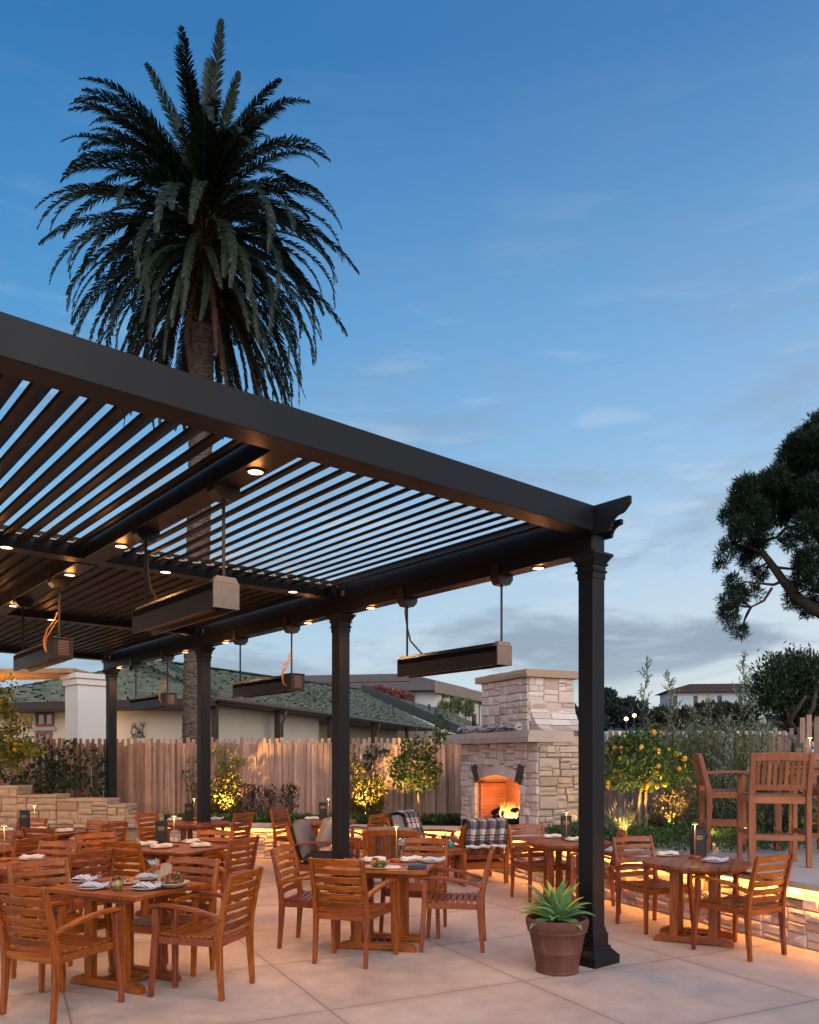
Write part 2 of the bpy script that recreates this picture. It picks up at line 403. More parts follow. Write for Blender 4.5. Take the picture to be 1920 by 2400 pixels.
def ashlar(mb, o, xd, nd, ln, z0, z1, mx=.36, mz=.15, gap=.007, depth=.05, rough=.012, seed=1, skip=None, band=.42):
    """stones over the face that starts at o and runs along xd, facing nd"""
    r = random.Random(seed); o = Vector(o); xd = Vector(xd); nd = Vector(nd); rects = []
    z = z0
    while z < z1 - .01:
        h = min(band * r.uniform(.7, 1.2), z1 - z)
        if z1 - z - h < .10: h = z1 - z
        x = 0
        while x < ln - .01:
            w_ = min(r.uniform(.5, 1.1), ln - x)
            if ln - x - w_ < .15: w_ = ln - x
            split_rect(x, x + w_, z, z + h, mx, mz, rects, r); x += w_
        z += h
    for (a, b, c, d) in rects:
        todo = [(a, b, c, d)]
        while todo:
            a1, b1, c1, d1_ = todo.pop()
            if skip:
                st = skip(a1, b1, c1, d1_)
                if st == 'in': continue
                if st == 'part' and (b1 - a1 > .07 or d1_ - c1 > .07):
                    if b1 - a1 > d1_ - c1: m = (a1 + b1) / 2; todo += [(a1, m, c1, d1_), (m, b1, c1, d1_)]
                    else: m = (c1 + d1_) / 2; todo += [(a1, b1, c1, m), (a1, b1, m, d1_)]
                    continue
                if st == 'part': continue
            j = lambda: r.uniform(-.004, .004)
            pr = r.uniform(-rough, rough); g = gap / 2
            if b1 - a1 < 2.2 * gap or d1_ - c1 < 2.2 * gap: continue
            p = []
            for dz, front in ((0, 0),):
                pass
            back, fr = -.02, depth * .4 + pr
            xs, zs = (a1 + g, b1 - g), (c1 + g, d1_ - g)
            ch = min(.012, (b1 - a1) * .2, (d1_ - c1) * .2)
            q = [(xs[0], zs[0]), (xs[1], zs[0]), (xs[1], zs[1]), (xs[0], zs[1])]
            q = [(u + j(), v + j()) for u, v in q]
            cu, cv = sum(u for u, v in q) / 4, sum(v for u, v in q) / 4
            V_ = lambda u, v, n_: o + xd * u + nd * n_ + Vector((0, 0, v))
            vs = [V_(u, v, back) for u, v in q] + [V_(u, v, fr - ch * .7) for u, v in q]
            qi = [(u + (ch if u < cu else -ch), v + (ch if v < cv else -ch)) for u, v in q]
            vs += [V_(u, v, fr + r.uniform(-.5, .5) * rough) for u, v in qi]
            vs.append(V_(cu + j(), cv + j(), fr + r.uniform(-.2, 1.0) * rough))
            fs = [(0, 1, 5, 4), (1, 2, 6, 5), (2, 3, 7, 6), (3, 0, 4, 7), (4, 5, 9, 8), (5, 6, 10, 9), (6, 7, 11, 10), (7, 4, 8, 11), (8, 9, 12), (9, 10, 12), (10, 11, 12), (11, 8, 12)]
            if xd.cross(Vector((0, 0, 1))).dot(nd) < 0: fs = [tuple(reversed(f)) for f in fs]
            mb.add(vs, fs)

def led_lamp(name, p0, p1, power, parent, tilt):
    """the LED tape under a coping: a long thin area lamp"""
    p0, p1 = Vector(p0), Vector(p1); ld = bpy.data.lights.new(name, 'AREA'); ld.shape = 'RECTANGLE'
    d = (p1 - p0); ld.size = d.length; ld.size_y = .02; ld.energy = power; ld.color = (1.0, .36, .055)
    o = bpy.data.objects.new(name, ld); col.objects.link(o); o.location = (p0 + p1) / 2
    z = -Vector(tilt).normalized(); x = d.normalized(); y = z.cross(x).normalized(); x = y.cross(z)
    o.rotation_euler = Matrix((x, y, z)).transposed().to_euler(); return o
ledm = emit('led_tape_glow', (1.0, .46, .10), 2.2)

def seat_wall(name, label, p0, p1, h, thick, seed, led=True, stone=S_LIGHT, capw=None, power=60):
    """dry-stone seat wall from p0 to p1 (front face), its coping and the LED tape under the coping"""
    p0, p1 = Vector((p0[0], p0[1], 0)), Vector((p1[0], p1[1], 0)); xd = (p1 - p0).normalized(); nd = Vector((xd.y, -xd.x, 0))
    if nd.dot(-p0) < 0: nd = -nd
    ln = (p1 - p0).length; root = empty(name, p0, 0, label, 'wall'); inv = Vector(p0)
    mb = MB(); ashlar(mb, (0, 0, 0), xd, nd, ln, 0.0, h - .06, .36, .125, gap=.009, rough=.018, seed=seed)
    mb.build('stone_face', stone, root)
    c = MB(); a, b = Vector((0, 0, 0)), xd * ln; q = [a, b, b - nd * thick, a - nd * thick]
    c.hexa([*q, *[v + Vector((0, 0, h - .06)) for v in q]]); c.build('wall_core', mortar, root, fix=True)
    capw = capw or thick + .08; cm_ = MB(); n_ = max(1, int(ln / .95)); r = random.Random(seed + 5)
    for i in range(n_):
        a = xd * (ln * i / n_ + .003) + nd * .07; b = xd * (ln * (i + 1) / n_ - .003) + nd * .07
        z0, z1 = h - .06 + .002, h + r.uniform(-.004, .004)
        q = [a, b, b - nd * capw, a - nd * capw]
        cm_.hexa([*[v + Vector((0, 0, z0)) for v in q], *[v + Vector((0, 0, z1)) for v in q]])
    cm_.build('coping', cap_conc, root, bevel=.006, fix=True)
    if led:
        s = MB(); s.tube([nd * .045 + Vector((0, 0, h - .066)), xd * ln + nd * .045 + Vector((0, 0, h - .066))], .004, 6); s.build('light_strip', ledm, root)
        led_lamp('strip_lamp', p0 + nd * .055 + Vector((0, 0, h - .075)), p1 + nd * .055 + Vector((0, 0, h - .075)), power, root, -nd * .55 + Vector((0, 0, -1)))
    return root
WD = Vector((.416, -.909, 0)).normalized(); WN = Vector((WD.y, -WD.x, 0))            # the seat wall along the bar terrace; WN looks to the patio
W0 = Vector((.85, 13.1, 0))
seat_wall('seat_wall', 'low pale stone seat wall with lit coping below the wooden fence', (-4.45, 14.02), (W0.x, W0.y), .58, .34, 3, power=30)
seat_wall('terrace_wall', 'low stone wall with broad grey coping and glowing strip beside the round tables', (W0.x, W0.y), tuple((W0 + WD * 10.2)[:2]), .60, .40, 4, capw=.50, power=98)
# stepped wall
root = empty('stepped_wall', (-4.45, 14.02, 0), 0, 'stone garden wall stepping up towards the lemon tree and ivy', 'wall')
steps = [(0, .50, .72), (.50, .82, .90), (.82, 1.75, 1.00), (1.75, 2.45, 1.07), (2.45, 3.10, 1.22), (3.10, 6.5, 1.40)]
mb = MB(); core = MB(); capb = MB()
for i, (a, b, h) in enumerate(steps):
    ashlar(mb, (-a, -.03, 0), (-1, 0, 0), (0, -1, 0), b - a, 0, h - .045, .42, .18, gap=.013, seed=40 + i, depth=.06, rough=.028, band=.36)
    core.box(-b, -a, -.03, .40, 0, h - .05)
    ashlar(mb, (-a + .0, -.03, 0), (0, 1, 0), (1, 0, 0), .42, (steps[i - 1][2] if i else 0), h - .045, .4, .12, seed=60 + i)
    x = a - .01
    while x < b:
        w_ = min(rnd.uniform(.25, .55), b - x); capb.box(-x - w_ + .004, -x, -.075, .42, h - .045, h + rnd.uniform(-.006, .008)); x += w_
mb.build('stone_face', S_TAN, root); core.build('wall_core', mortar, root); capb.build('coping', S_TAN, root, bevel=.008)
root.rotation_euler = (0, 0, R(-4))

lamp_later = [((-8.4, 12.2, 2.3), 90)]      # unseen lamp out of the picture, added to warm the stepped wall
# planting beds behind the walls, bar terrace
bed = MB()
bed.add([(-11, 14.35, .5), (W0.x + .2, 13.45, .5), (2.6, 16.5, .5), (-11, 16.3, .5)], [(0, 1, 2, 3)])
bed.build('planting_bed', soilm)['kind'] = 'structure'
tb = MB(); a = W0 - WN * .44
pts = [a + WD * .3, a + WD * 3.2, a + WD * 3.2 - WN * .6, a + WD * 2.9 - WN * 6.5, Vector((3.0, 17.5, 0))]
tb.add([(p.x, p.y, .53) for p in pts] , [tuple(range(5))])
pts = [a + WD * 3.2, a + WD * 10.2, a + WD * 10.2 - WN * 9, a + WD * 2.9 - WN * 9, a + WD * 2.9 - WN * 2.9]
tb.build('raised_bed', soilm)['kind'] = 'structure'
tb = MB(); tb.hexa([*[(p.x, p.y, .3) for p in pts[:4]], *[(p.x, p.y, .57) for p in pts[:4]]]); tb.build('bar_terrace', conc, fix=True)['kind'] = 'structure'

# ---------------------------------------------------------------- fireplace
FA = Vector((-.43, .90, 0)).normalized(); FB = Vector((.90, .43, 0)).normalized()     # along the front (away), into the back
F0 = Vector((1.926, 12.0, 0)); FL, FD, FH = 2.35, 1.05, 1.95
fp = empty('fireplace', F0, math.atan2(-FA.y, -FA.x), 'large pale stone outdoor fireplace with chimney, mantel and burning fire', 'fireplace')
# local: x runs from the far end to the near corner (x=0 at the near corner, negative away), y into the back
OX0, OX1, OZ0, OZS, OZT = -1.82, -.47, .62, 1.30, 1.43
def arch_z(x):
    c = (OX0 + OX1) / 2; hw = (OX1 - OX0) / 2; rise = OZT - OZS; rad = (hw * hw + rise * rise) / (2 * rise)
    return OZT - rad + math.sqrt(max(0, rad * rad - (x - c) ** 2))
def arch_skip(off):
    def f(a, b, c, d):
        a, b = off + a, off + b
        pts = [(x, z) for x in (a, (a + b) / 2, b) for z in (c, (c + d) / 2, d)]
        ins = [OX0 - .05 < x < OX1 + .05 and z < arch_z(min(max(x, OX0), OX1)) + .16 for x, z in pts]
        return 'in' if all(ins) else ('part' if any(ins) else 'out')
    return f
XD = Vector((1, 0, 0)); YN = Vector((0, -1, 0))
mb = MB(); ashlar(mb, (-FL, 0, 0), XD, YN, FL, 0, FH, .30, .17, gap=.010, seed=21, rough=.014, skip=arch_skip(-FL))
mb.build('front_stones', S_LIGHT, fp)
mb = MB(); ashlar(mb, (0, 0, 0), (0, 1, 0), (1, 0, 0), FD, 0, FH + .1, .38, .16, gap=.011, seed=22, rough=.022)
mb.build('side_stones', S_TAN, fp); mb = MB(); ashlar(mb, (-FL, FD, 0), (0, -1, 0), (-1, 0, 0), FD, 0, FH, .38, .16, seed=23); mb.build('side_stones', S_TAN, fp)
# voussoirs and jambs round the opening
mb = MB(); r = random.Random(5); nv = 9; c0 = (OX0 + OX1) / 2
def vous(x0, x1, t, kdark=False):
    z0, z1 = arch_z(x0), arch_z(x1); k0, k1 = (x0 - c0) * .26, (x1 - c0) * .26
    return [(x0, z0), (x1, z1), (x1 + k1 * t / .16 * .5, z1 + t), (x0 + k0 * t / .16 * .5, z0 + t)]
dks = []; DKM = plain('dark_stone', (.085, .062, .05), .9, .2, .3, 20, .4)
for i in range(nv):
    x0 = OX0 + (OX1 - OX0) * i / nv + .004; x1 = OX0 + (OX1 - OX0) * (i + 1) / nv - .004
    t = r.uniform(.15, .19) if i != nv // 2 else .26; pr = r.uniform(.03, .045)
    tg_ = mb
    if i in (0, nv - 1): tg_ = MB(); dks.append(tg_)
    tg_.prism(vous(x0, x1, t if i not in (0, nv - 1) else .27), lambda a, b: Vector((a, .12, b)), lambda a, b, pr=pr: Vector((a, -pr, b)))
for sx_, xe in ((-1, OX0), (1, OX1)):
    z = 0.35
    while z < OZS - .02:
        h = min(r.uniform(.14, .28), OZS - .005 - z); w_ = r.uniform(.10, .14)
        xx = (xe - w_, xe - .003) if sx_ < 0 else (xe + .003, xe + w_)
        mb.box(xx[0], xx[1], -r.uniform(.026, .036), .12, z + .004, z + h - .004); z += h
mb.build('arch_stones', S_LIGHT, fp, bevel=.006, fix=True)
for d_ in dks: d_.build('dark_arch_stone', DKM, fp, bevel=.006, fix=True)
# core with a firebox in it
core = MB()
core.box(-FL + .02, OX0 - .002, .0, FD - .02, 0, FH); core.box(OX1 + .002, -.02, .0, FD - .02, 0, FH)
core.box(OX0, OX1, .0, FD - .02, 0, OZ0 - .05); core.box(OX0, OX1, .62, FD - .02, OZ0 - .05, FH)
n_ = 14
poly = [(OX0 + (OX1 - OX0) * i / n_, arch_z(OX0 + (OX1 - OX0) * i / n_)) for i in range(n_ + 1)] + [(OX1, FH), (OX0, FH)]
core.prism(poly, lambda a, b: Vector((a, .0, b)), lambda a, b: Vector((a, .618, b)))
core.build('masonry_core', mortar, fp, fix=True)
def brickmat():
    k = Mat('fire_brick'); bt = k.t.nodes.new('ShaderNodeTexBrick'); v = k.coord((1, 1, 1)); sp = k.t.nodes.new('ShaderNodeSeparateXYZ'); k.l(v, sp.inputs[0])
    cb = k.t.nodes.new('ShaderNodeCombineXYZ'); k.l(k.math('ADD', sp.outputs[0], sp.outputs[1]), cb.inputs[0]); k.l(sp.outputs[2], cb.inputs[1]); k.l(cb.outputs[0], bt.inputs['Vector'])
    bt.inputs['Scale'].default_value = 1; bt.inputs['Brick Width'].default_value = .23; bt.inputs['Row Height'].default_value = .065; bt.inputs['Mortar Size'].default_value = .004
    bt.inputs['Color1'].default_value = (.36, .185, .11, 1); bt.inputs['Color2'].default_value = (.46, .25, .15, 1); bt.inputs['Mortar'].default_value = (.28, .15, .09, 1)
    k.color(k.hsv(bt.outputs[0], None, None, k.rng(k.noise(v, 5, 4), .6, 1.25))).set(.85, .2).bump(bt.outputs[1], -.3, .004); return k.m
fb = MB(); e = .004
fb.box(OX0 + e, OX0 + .05, .05, .60, OZ0 - .04, OZS - .01); fb.box(OX1 - .05, OX1 - e, .05, .60, OZ0 - .04, OZS - .01)
fb.box(OX0 + .051, OX1 - .051, .55, .61, OZ0 - .04, OZT - .005); fb.box(OX0 + .051, OX1 - .051, .03, .549, OZ0 - .046, OZ0)
fb.build('firebox', brickmat(), fp)
# mantel, chimney, cap, flared shoulders
mt = MB(); n_ = 9; zt, zb = 2.125, 1.955
def rough_slab(x0, x1, y0, y1, z0, z1, seed, amp=.012, nx=22):
    r = random.Random(seed); b = MB(); rows = []
    for i in range(nx + 1):
        x = x0 + (x1 - x0) * i / nx; q = lambda: r.uniform(-amp, amp)
        rows.append([(x, y0 + q(), z0 + q() * .6), (x, y0 + q() - amp, (z0 + z1) / 2 + q()), (x, y0 + q(), z1 + q() * .4), (x, y1, z1 + q() * .3), (x, y1, z0)])
    vs = [p for rw in rows for p in rw]; fs = [(4, 3, 2, 1, 0), tuple(5 * nx + k for k in range(5))]
    for i in range(nx):
        for k in range(5): fs.append((5 * i + k, 5 * i + (k + 1) % 5, 5 * i + 5 + (k + 1) % 5, 5 * i + 5 + k))
    b.add(vs, fs); return b
rough_slab(-FL - .16, .04, -.20, .62, zb, zt, 8).build('mantel', S_SLAB, fp, fix=True)
rough_slab(-.0, .0, 0, 0, 0, 0, 8) if False else None
CX0, CX1, CY0, CY1, CZ = -1.86, -.47, .14, 1.0, 2.98     # chimney
mb = MB(); ashlar(mb, (CX0, CY0, 0), XD, YN, CX1 - CX0, zt, CZ, .36, .17, gap=.010, seed=31)
ashlar(mb, (CX1, CY0, 0), (0, 1, 0), (1, 0, 0), CY1 - CY0, zt + .15, CZ, .38, .16, seed=32); ashlar(mb, (CX0, CY1, 0), (0, -1, 0), (-1, 0, 0), CY1 - CY0, zt, CZ, .38, .16, seed=33)
mb.build('chimney_stones', S_LIGHT, fp)
core = MB(); core.box(CX0 + .02, CX1 - .02, CY0, CY1, FH, CZ); core.build('chimney_core', mortar, fp)
for sgn, xe, xo in ((1, CX1, 0.0), (-1, CX0, -FL)):
    k_ = abs(xo - xe) if sgn > 0 else .20; pr_ = [(0, 0)]
    for i in range(9):
        t = i / 8 * math.pi / 2; pr_.append((k_ * (1 - math.sin(t)), .48 * (1 - math.cos(t)) if False else .50 * (1 - math.cos(t)) ))
    poly = [(xe + sgn * a, zt + .0 + b) for a, b in pr_]; sh = MB()
    rs_ = random.Random(90); nb = 5; top_ = .50
    def xat(zz):      # half-width of the flare at height zz
        for (a0, b0), (a1, b1) in zip(pr_[1:], pr_[2:]):
            if b0 <= zz <= b1: return a0 + (a1 - a0) * (zz - b0) / max(1e-6, b1 - b0)
        return 0.0
    for bi in range(nb):
        z0_, z1_ = top_ * bi / nb + .004, top_ * (bi + 1) / nb - .004; yy = CY0 + .03
        while yy < CY1:
            y1_ = min(CY1 + .02, yy + rs_.uniform(.18, .42)); pj = rs_.uniform(-.006, .010); zz = [z0_ + (z1_ - z0_) * t for t in (0, .5, 1)]
            po = [(xe + sgn * (xat(z) + pj), zt + z) for z in zz] + [(xe - sgn * .03, zt + z1_), (xe - sgn * .03, zt + z0_)]
            sh.prism(po, lambda a, b, y0=yy + .003: Vector((a, y0, b)), lambda a, b, y1=y1_ - .003: Vector((a, y1, b))); yy = y1_
    sh.build('flared_shoulder', S_LIGHT, fp, fix=True)
rough_slab(CX0 - .09, CX1 + .09, CY0 - .09, CY1 + .09, CZ, CZ + .115, 14, .009, 14).build('chimney_cap', stonemat('cap_stone', [(.42, .30, .20), (.40, .29, .2)], .8), fp, fix=True)
# logs and fire
lg = MB(); bark = plain('charred_log', (.02, .014, .011), .95, .1, .5, 14, .6)
for p, q, rr in (((-1.50, .16, .70), (-.90, .30, .72), .07), ((-1.45, .34, .69), (-.95, .18, .71), .065), ((-1.58, .18, .80), (-1.15, .26, .95), .05), ((-1.35, .24, .80), (-.92, .22, .88), .05), ((-1.22, .14, .79), (-.92, .30, .80), .055)):
    P_, Q_ = Vector(p), Vector(q); lg.tube([P_.lerp(Q_, t) + Vector((0, 0, rnd.uniform(-.008, .008))) for t in (0, .25, .5, .75, 1)], [rr * rnd.uniform(.9, 1.1) for _ in range(5)], 9)
lg.build('firewood', bark, fp)
def flamemat():
    k = Mat('flame'); c = k.t.nodes.new('ShaderNodeTexCoord'); sp = k.t.nodes.new('ShaderNodeSeparateXYZ'); k.l(c.outputs['Generated'], sp.inputs[0])
    colr = k.ramp(sp.outputs[2], [(0, (1, .80, .42)), (.3, (1, .62, .20)), (.7, (1, .36, .06)), (1, (.8, .14, .02))])
    e = k.t.nodes.new('ShaderNodeEmission'); k.l(colr, e.inputs[0]); e.inputs[1].default_value = 2.1; lw_ = k.t.nodes.new('ShaderNodeLayerWeight'); lw_.inputs[0].default_value = .45
    t = k.t.nodes.new('ShaderNodeBsdfTransparent'); mx = k.t.nodes.new('ShaderNodeMixShader')
    f = k.ramp(sp.outputs[2], [(0, (.9,) * 3), (.6, (.75,) * 3), (1, (.25,) * 3)]); k.l(k.math('MULTIPLY', f, k.math('SUBTRACT', 1.0, lw_.outputs['Facing'], True)), mx.inputs[0]); k.l(t.outputs[0], mx.inputs[1]); k.l(e.outputs[0], mx.inputs[2]); k.l(mx.outputs[0], k.o.inputs[0]); return k.m
fl = MB(); r = random.Random(3)
for i in range(30):
    x, y = r.uniform(-1.40, -.94), r.uniform(.16, .32); h = r.uniform(.08, .36) * (1 - abs(x + 1.13) * 1.5); z = .74; pts = []; ph = r.uniform(0, 6)
    for t in range(7): pts.append((x + .03 * math.sin(ph + t * .9) * t / 3, y + .02 * math.cos(ph + t) * t / 4, z + h * t / 6))
    fl.tube(pts, [.03, .05, .055, .042, .028, .014, .002], 9)
fl.build('flame', flamemat(), fp)
def lamp(name, kind, p, power, c, parent=None, size=.05, spot=None, aim=None, blend=.6):
    ld = bpy.data.lights.new(name, kind); ld.energy = power; ld.color = c; ld.shadow_soft_size = size
    if spot: ld.spot_size = R(spot); ld.spot_blend = blend
    o = bpy.data.objects.new(name, ld); col.objects.link(o); o.location = p
    if aim is not None: o.rotation_euler = (Vector(aim)).to_track_quat('-Z', 'Y').to_euler()
    return o
for p_, e_ in lamp_later: lamp('unseen_warm_lamp', 'POINT', p_, e_, (1, .52, .2), size=.12)
FM = Matrix.Translation(F0) @ Matrix.Rotation(math.atan2(-FA.y, -FA.x), 4, 'Z')
lamp('fire_lamp', 'POINT', FM @ Vector((-1.15, .20, 1.0)), 40, (1, .30, .06), size=.10)
# birch log on the mantel
b = MB(); pts = [Vector((-2.28 + 1.86 * i / 12, -.06 + rnd.uniform(-.006, .006), zt + .075 + rnd.uniform(-.004, .004))) for i in range(13)]
b.tube(pts, [.062 + rnd.uniform(-.005, .005) for _ in pts], 12)
k = Mat('birch_bark'); f = k.noise(k.coord((5, 22, 22)), 1.3, 4, .6, .6); k.color(k.ramp(f, [(.40, (.03, .025, .022)), (.48, (.30, .27, .26)), (.62, (.62, .58, .56))])).set(.8, .2)
o = b.build('birch_log', k.m); o.location = F0; o.rotation_euler = fp.rotation_euler; tag(o, 'white and black birch log lying along the fireplace mantel', 'log')

# ---------------------------------------------------------------- fences
def fence(name, label, p0, p1, z0, zlo, zhi, pitch, seed, wide=.062):
    p0, p1 = Vector((p0[0], p0[1], 0)), Vector((p1[0], p1[1], 0)); r = random.Random(seed); ln = (p1 - p0).length; xd = (p1 - p0).normalized(); nd = Vector((-xd.y, xd.x, 0))
    root = empty(name, p0, 0, label, 'fence'); mb = MB(); x = 0; i = 0
    while x < ln:
        w_ = wide * r.uniform(.75, 1.12); t = r.uniform(.022, .035); h = (zhi if i % 2 else zlo) + r.uniform(-.022, .022) + (r.random() < .05) * -.04
        dy = r.uniform(-.012, .012) + (.022 if i % 2 else 0); lean = r.uniform(-.006, .006)
        pts = [Vector((0, 0, z)) + xd * (x + w_ / 2 + lean * s + .006 * math.sin(i * 1.7 + s * 4)) + nd * (dy + .005 * math.sin(i + s * 3)) for z, s in ((z0, 0), (z0 + (h - z0) * .33, .33), (z0 + (h - z0) * .66, .66), (h, 1))]
        mb.sweep(pts, xd, [w_, w_ * r.uniform(.93, 1.05), w_ * r.uniform(.9, 1.05), w_ * r.uniform(.8, .98)], t)
        x += pitch * r.uniform(.9, 1.1) * .97; i += 1
    mb.build('stakes', fence_wood, root)
    rl_ = MB()
    for z in (z0 + .3, zlo - .12): rl_.sweep([nd * .07 + Vector((0, 0, z)), nd * .07 + xd * ln + Vector((0, 0, z))], (0, 0, 1), .09, .04)
    rl_.build('rail', fence_wood, root); return root
fence('stake_fence', 'weathered grape-stake fence of uneven upright wooden stakes below the green-roofed house', (-9.4, 15.75), (2.9, 15.45), .35, 2.005, 2.105, .060, 5, .072)
fence('boundary_fence', 'split-stake fence behind the lemon tree and olive shrubs', (3.0, 16.9), (7.1, 14.55), .35, 2.16, 2.28, .072, 6, .08)
fence('end_fence', 'taller fence panel of thick stakes behind the bar tables', (7.05, 14.5), (7.55, 14.2), .35, 2.44, 2.50, .12, 7, .115)

# ================================================================== PERGOLA
D1 = Vector((-.6418, .7669, 0)); D2 = Vector((.7669, .6418, 0)); PO = Vector((1.5217, 6.718, 0)); PANG = math.atan2(D2.y, D2.x)
PM = Matrix.Translation(PO) @ Matrix.Rotation(PANG, 4, 'Z')
pg = empty('pergola', PO, PANG, 'dark bronze metal pergola with adjustable louvred roof over the tables', 'pergola')
def P(u, v, z): return PM @ Vector((u, v, z))
POSTV = [0, 3.64, 7.28, 11.25]
for v in POSTV:
    mb = MB(); mb.box(-.078, .078, v - .078, v + .078, .14, 3.41 if v else 3.54)
    ps = mb.build('post', bronze, pg, bevel=.006)
    b = MB()
    def ring(h0, h1, r0, r1=None, B=None, v=v):
        r1 = r1 or r0; B.hexa([(-r0, v - r0, h0), (r0, v - r0, h0), (r0, v + r0, h0), (-r0, v + r0, h0), (-r1, v - r1, h1), (r1, v - r1, h1), (r1, v + r1, h1), (-r1, v + r1, h1)])
    ring(0.0, .075, .165, None, b); ring(.075, .135, .160, .108, b); ring(.135, .15, .118, .112, b); ring(.15, .235, .100, .098, b); ring(.235, .25, .104, .098, b); ring(.25, .285, .094, .084, b); ring(.285, .30, .088, .082, b)
    b.build('post_base', bronze, ps, bevel=.002)
    c = MB(); ring(3.195, 3.25, .083, .083, c); ring(3.25, 3.268, .092, .096, c); ring(3.268, 3.31, .084, .086, c); ring(3.31, 3.326, .098, .102, c); ring(3.326, 3.385, .088, .124, c); ring(3.385, 3.409, .130, .130, c)
    c.build('post_capital', bronze, ps, bevel=.002)
    s = MB(); s.box(-.20 + .0, -.19, v - .02, v + .02, 3.66, 3.70) if False else None
# side beam: lower box and two upper boards whose tails are cut to a scroll
mb = MB(); mb.box(-.085, .085, -.07, 11.45, 3.41, 3.556); mb.build('side_beam', bronze, pg, bevel=.004)
tail = [(-.452, 3.77), (-.452, 3.715)]
for i in range(9):
    t = i / 8; tail.append((-.440 + .08 * t, 3.705 - .055 * math.sin(t * math.pi / 2) - .0 * t))
for i in range(1, 9):
    t = i / 8; tail.append((-.36 + .085 * math.sin(t * math.pi / 2), 3.65 - .085 * (1 - math.cos(t * math.pi / 2))))
tail += [(-.262, 3.565), (-.262, 3.54)]
tail2 = [(-.055, 3.77), (-.075, 3.675), (-.235, 3.672), (-.235, 3.635)] + [(-.225 + .09 * math.sin(i / 6 * math.pi / 2), 3.63 - .085 * (1 - math.cos(i / 6 * math.pi / 2))) for i in range(7)] + [(-.125, 3.54)]
for xs in ((-.115, -.081), (.081, .115)):
    t_ = MB(); t_.prism((tail if xs[0] < 0 else tail2) + [(11.45, 3.54), (11.45, 3.77)], lambda a, b, x=xs[0]: Vector((x, a, b)), lambda a, b, x=xs[1]: Vector((x, a, b)))
    t_.build('fascia_board', bronze, pg, fix=True)
mb = MB(); mb.box(-8.2, -.117, -.118, .074, 3.562, 3.77); mb.build('front_beam', bronze, pg, bevel=.004)
CROSSV = [3.64, 7.28, 11.25]
for v in CROSSV:
    mb = MB(); mb.box(-8.2, -.117, v - .095, v + .095, 3.575, 3.765); mb.build('cross_beam', bronze, pg, bevel=.004)
spans = [(.074, 3.545), (3.735, 7.185), (7.375, 11.155)]
for (v0, v1) in spans:
    mb = MB(); mb.box(-3.0, -2.81, v0 + .002, v1 - .002, 3.568, 3.76); mb.build('middle_rafter', bronze, pg, bevel=.004)
def louvres(u0, u1, v0, v1, tilt, pitch, wd, name='louvre_bank'):
    mb = MB(); u = u0 + pitch / 2; ca, sa = math.cos(tilt), math.sin(tilt)
    pf = [(-wd / 2, -.009), (-wd * .1, -.014), (wd / 2, -.004), (wd / 2, .006), (0, .016), (-wd / 2, .012)]
    while u < u1 - pitch / 3:
        f = lambda a, b, v: Vector((u + a * ca - b * sa, v, 3.675 + a * sa + b * ca))
        mb.prism(pf, lambda a, b: f(a, b, v0 + .03), lambda a, b: f(a, b, v1 - .03)); u += pitch
    o = mb.build(name, bronze_in, pg, fix=True)
    ln_ = MB()
    for vv in (v1 - .022,): ln_.box(u0, u1, vv - .004, vv + .004, 3.70, 3.712)
    uu = u0 + pitch / 2
    while uu < u1: ln_.box(uu - .012, uu + .012, v1 - .045, v1 - .028, 3.702, 3.722); uu += pitch
    ln_.build('louvre_linkage', steel, o)
for (u0, u1) in ((-2.80, -.125), (-8.1, -3.01)):
    louvres(u0, u1, *spans[0], R(22), .1455, .136)
    louvres(u0, u1, *spans[1], R(7), .1455, .166); louvres(u0, u1, *spans[2], R(7), .1455, .166)
# marked steel plates on the inside of the side beam
ptag = []
for v in (3.46, 7.1, 11.05):
    m_ = MB(); m_.box(-.1235, -.1165, v - .055, v + .0, 3.585, 3.645); o = m_.build('beam_plate', plain('dull_plate', (.17, .15, .145), .6), pg)
    fc = bpy.data.curves.new('plate_letter', 'FONT'); fc.body = 'A'; fc.size = .055; fc.align_x = 'CENTER'; fc.extrude = .0008; fc.materials.append(dark_metal)
    t_ = text_mesh('plate_letter', fc, o)
    t_.location = (-.1245, v - .0275, 3.597); t_.rotation_euler = (R(90), 0, R(-90))

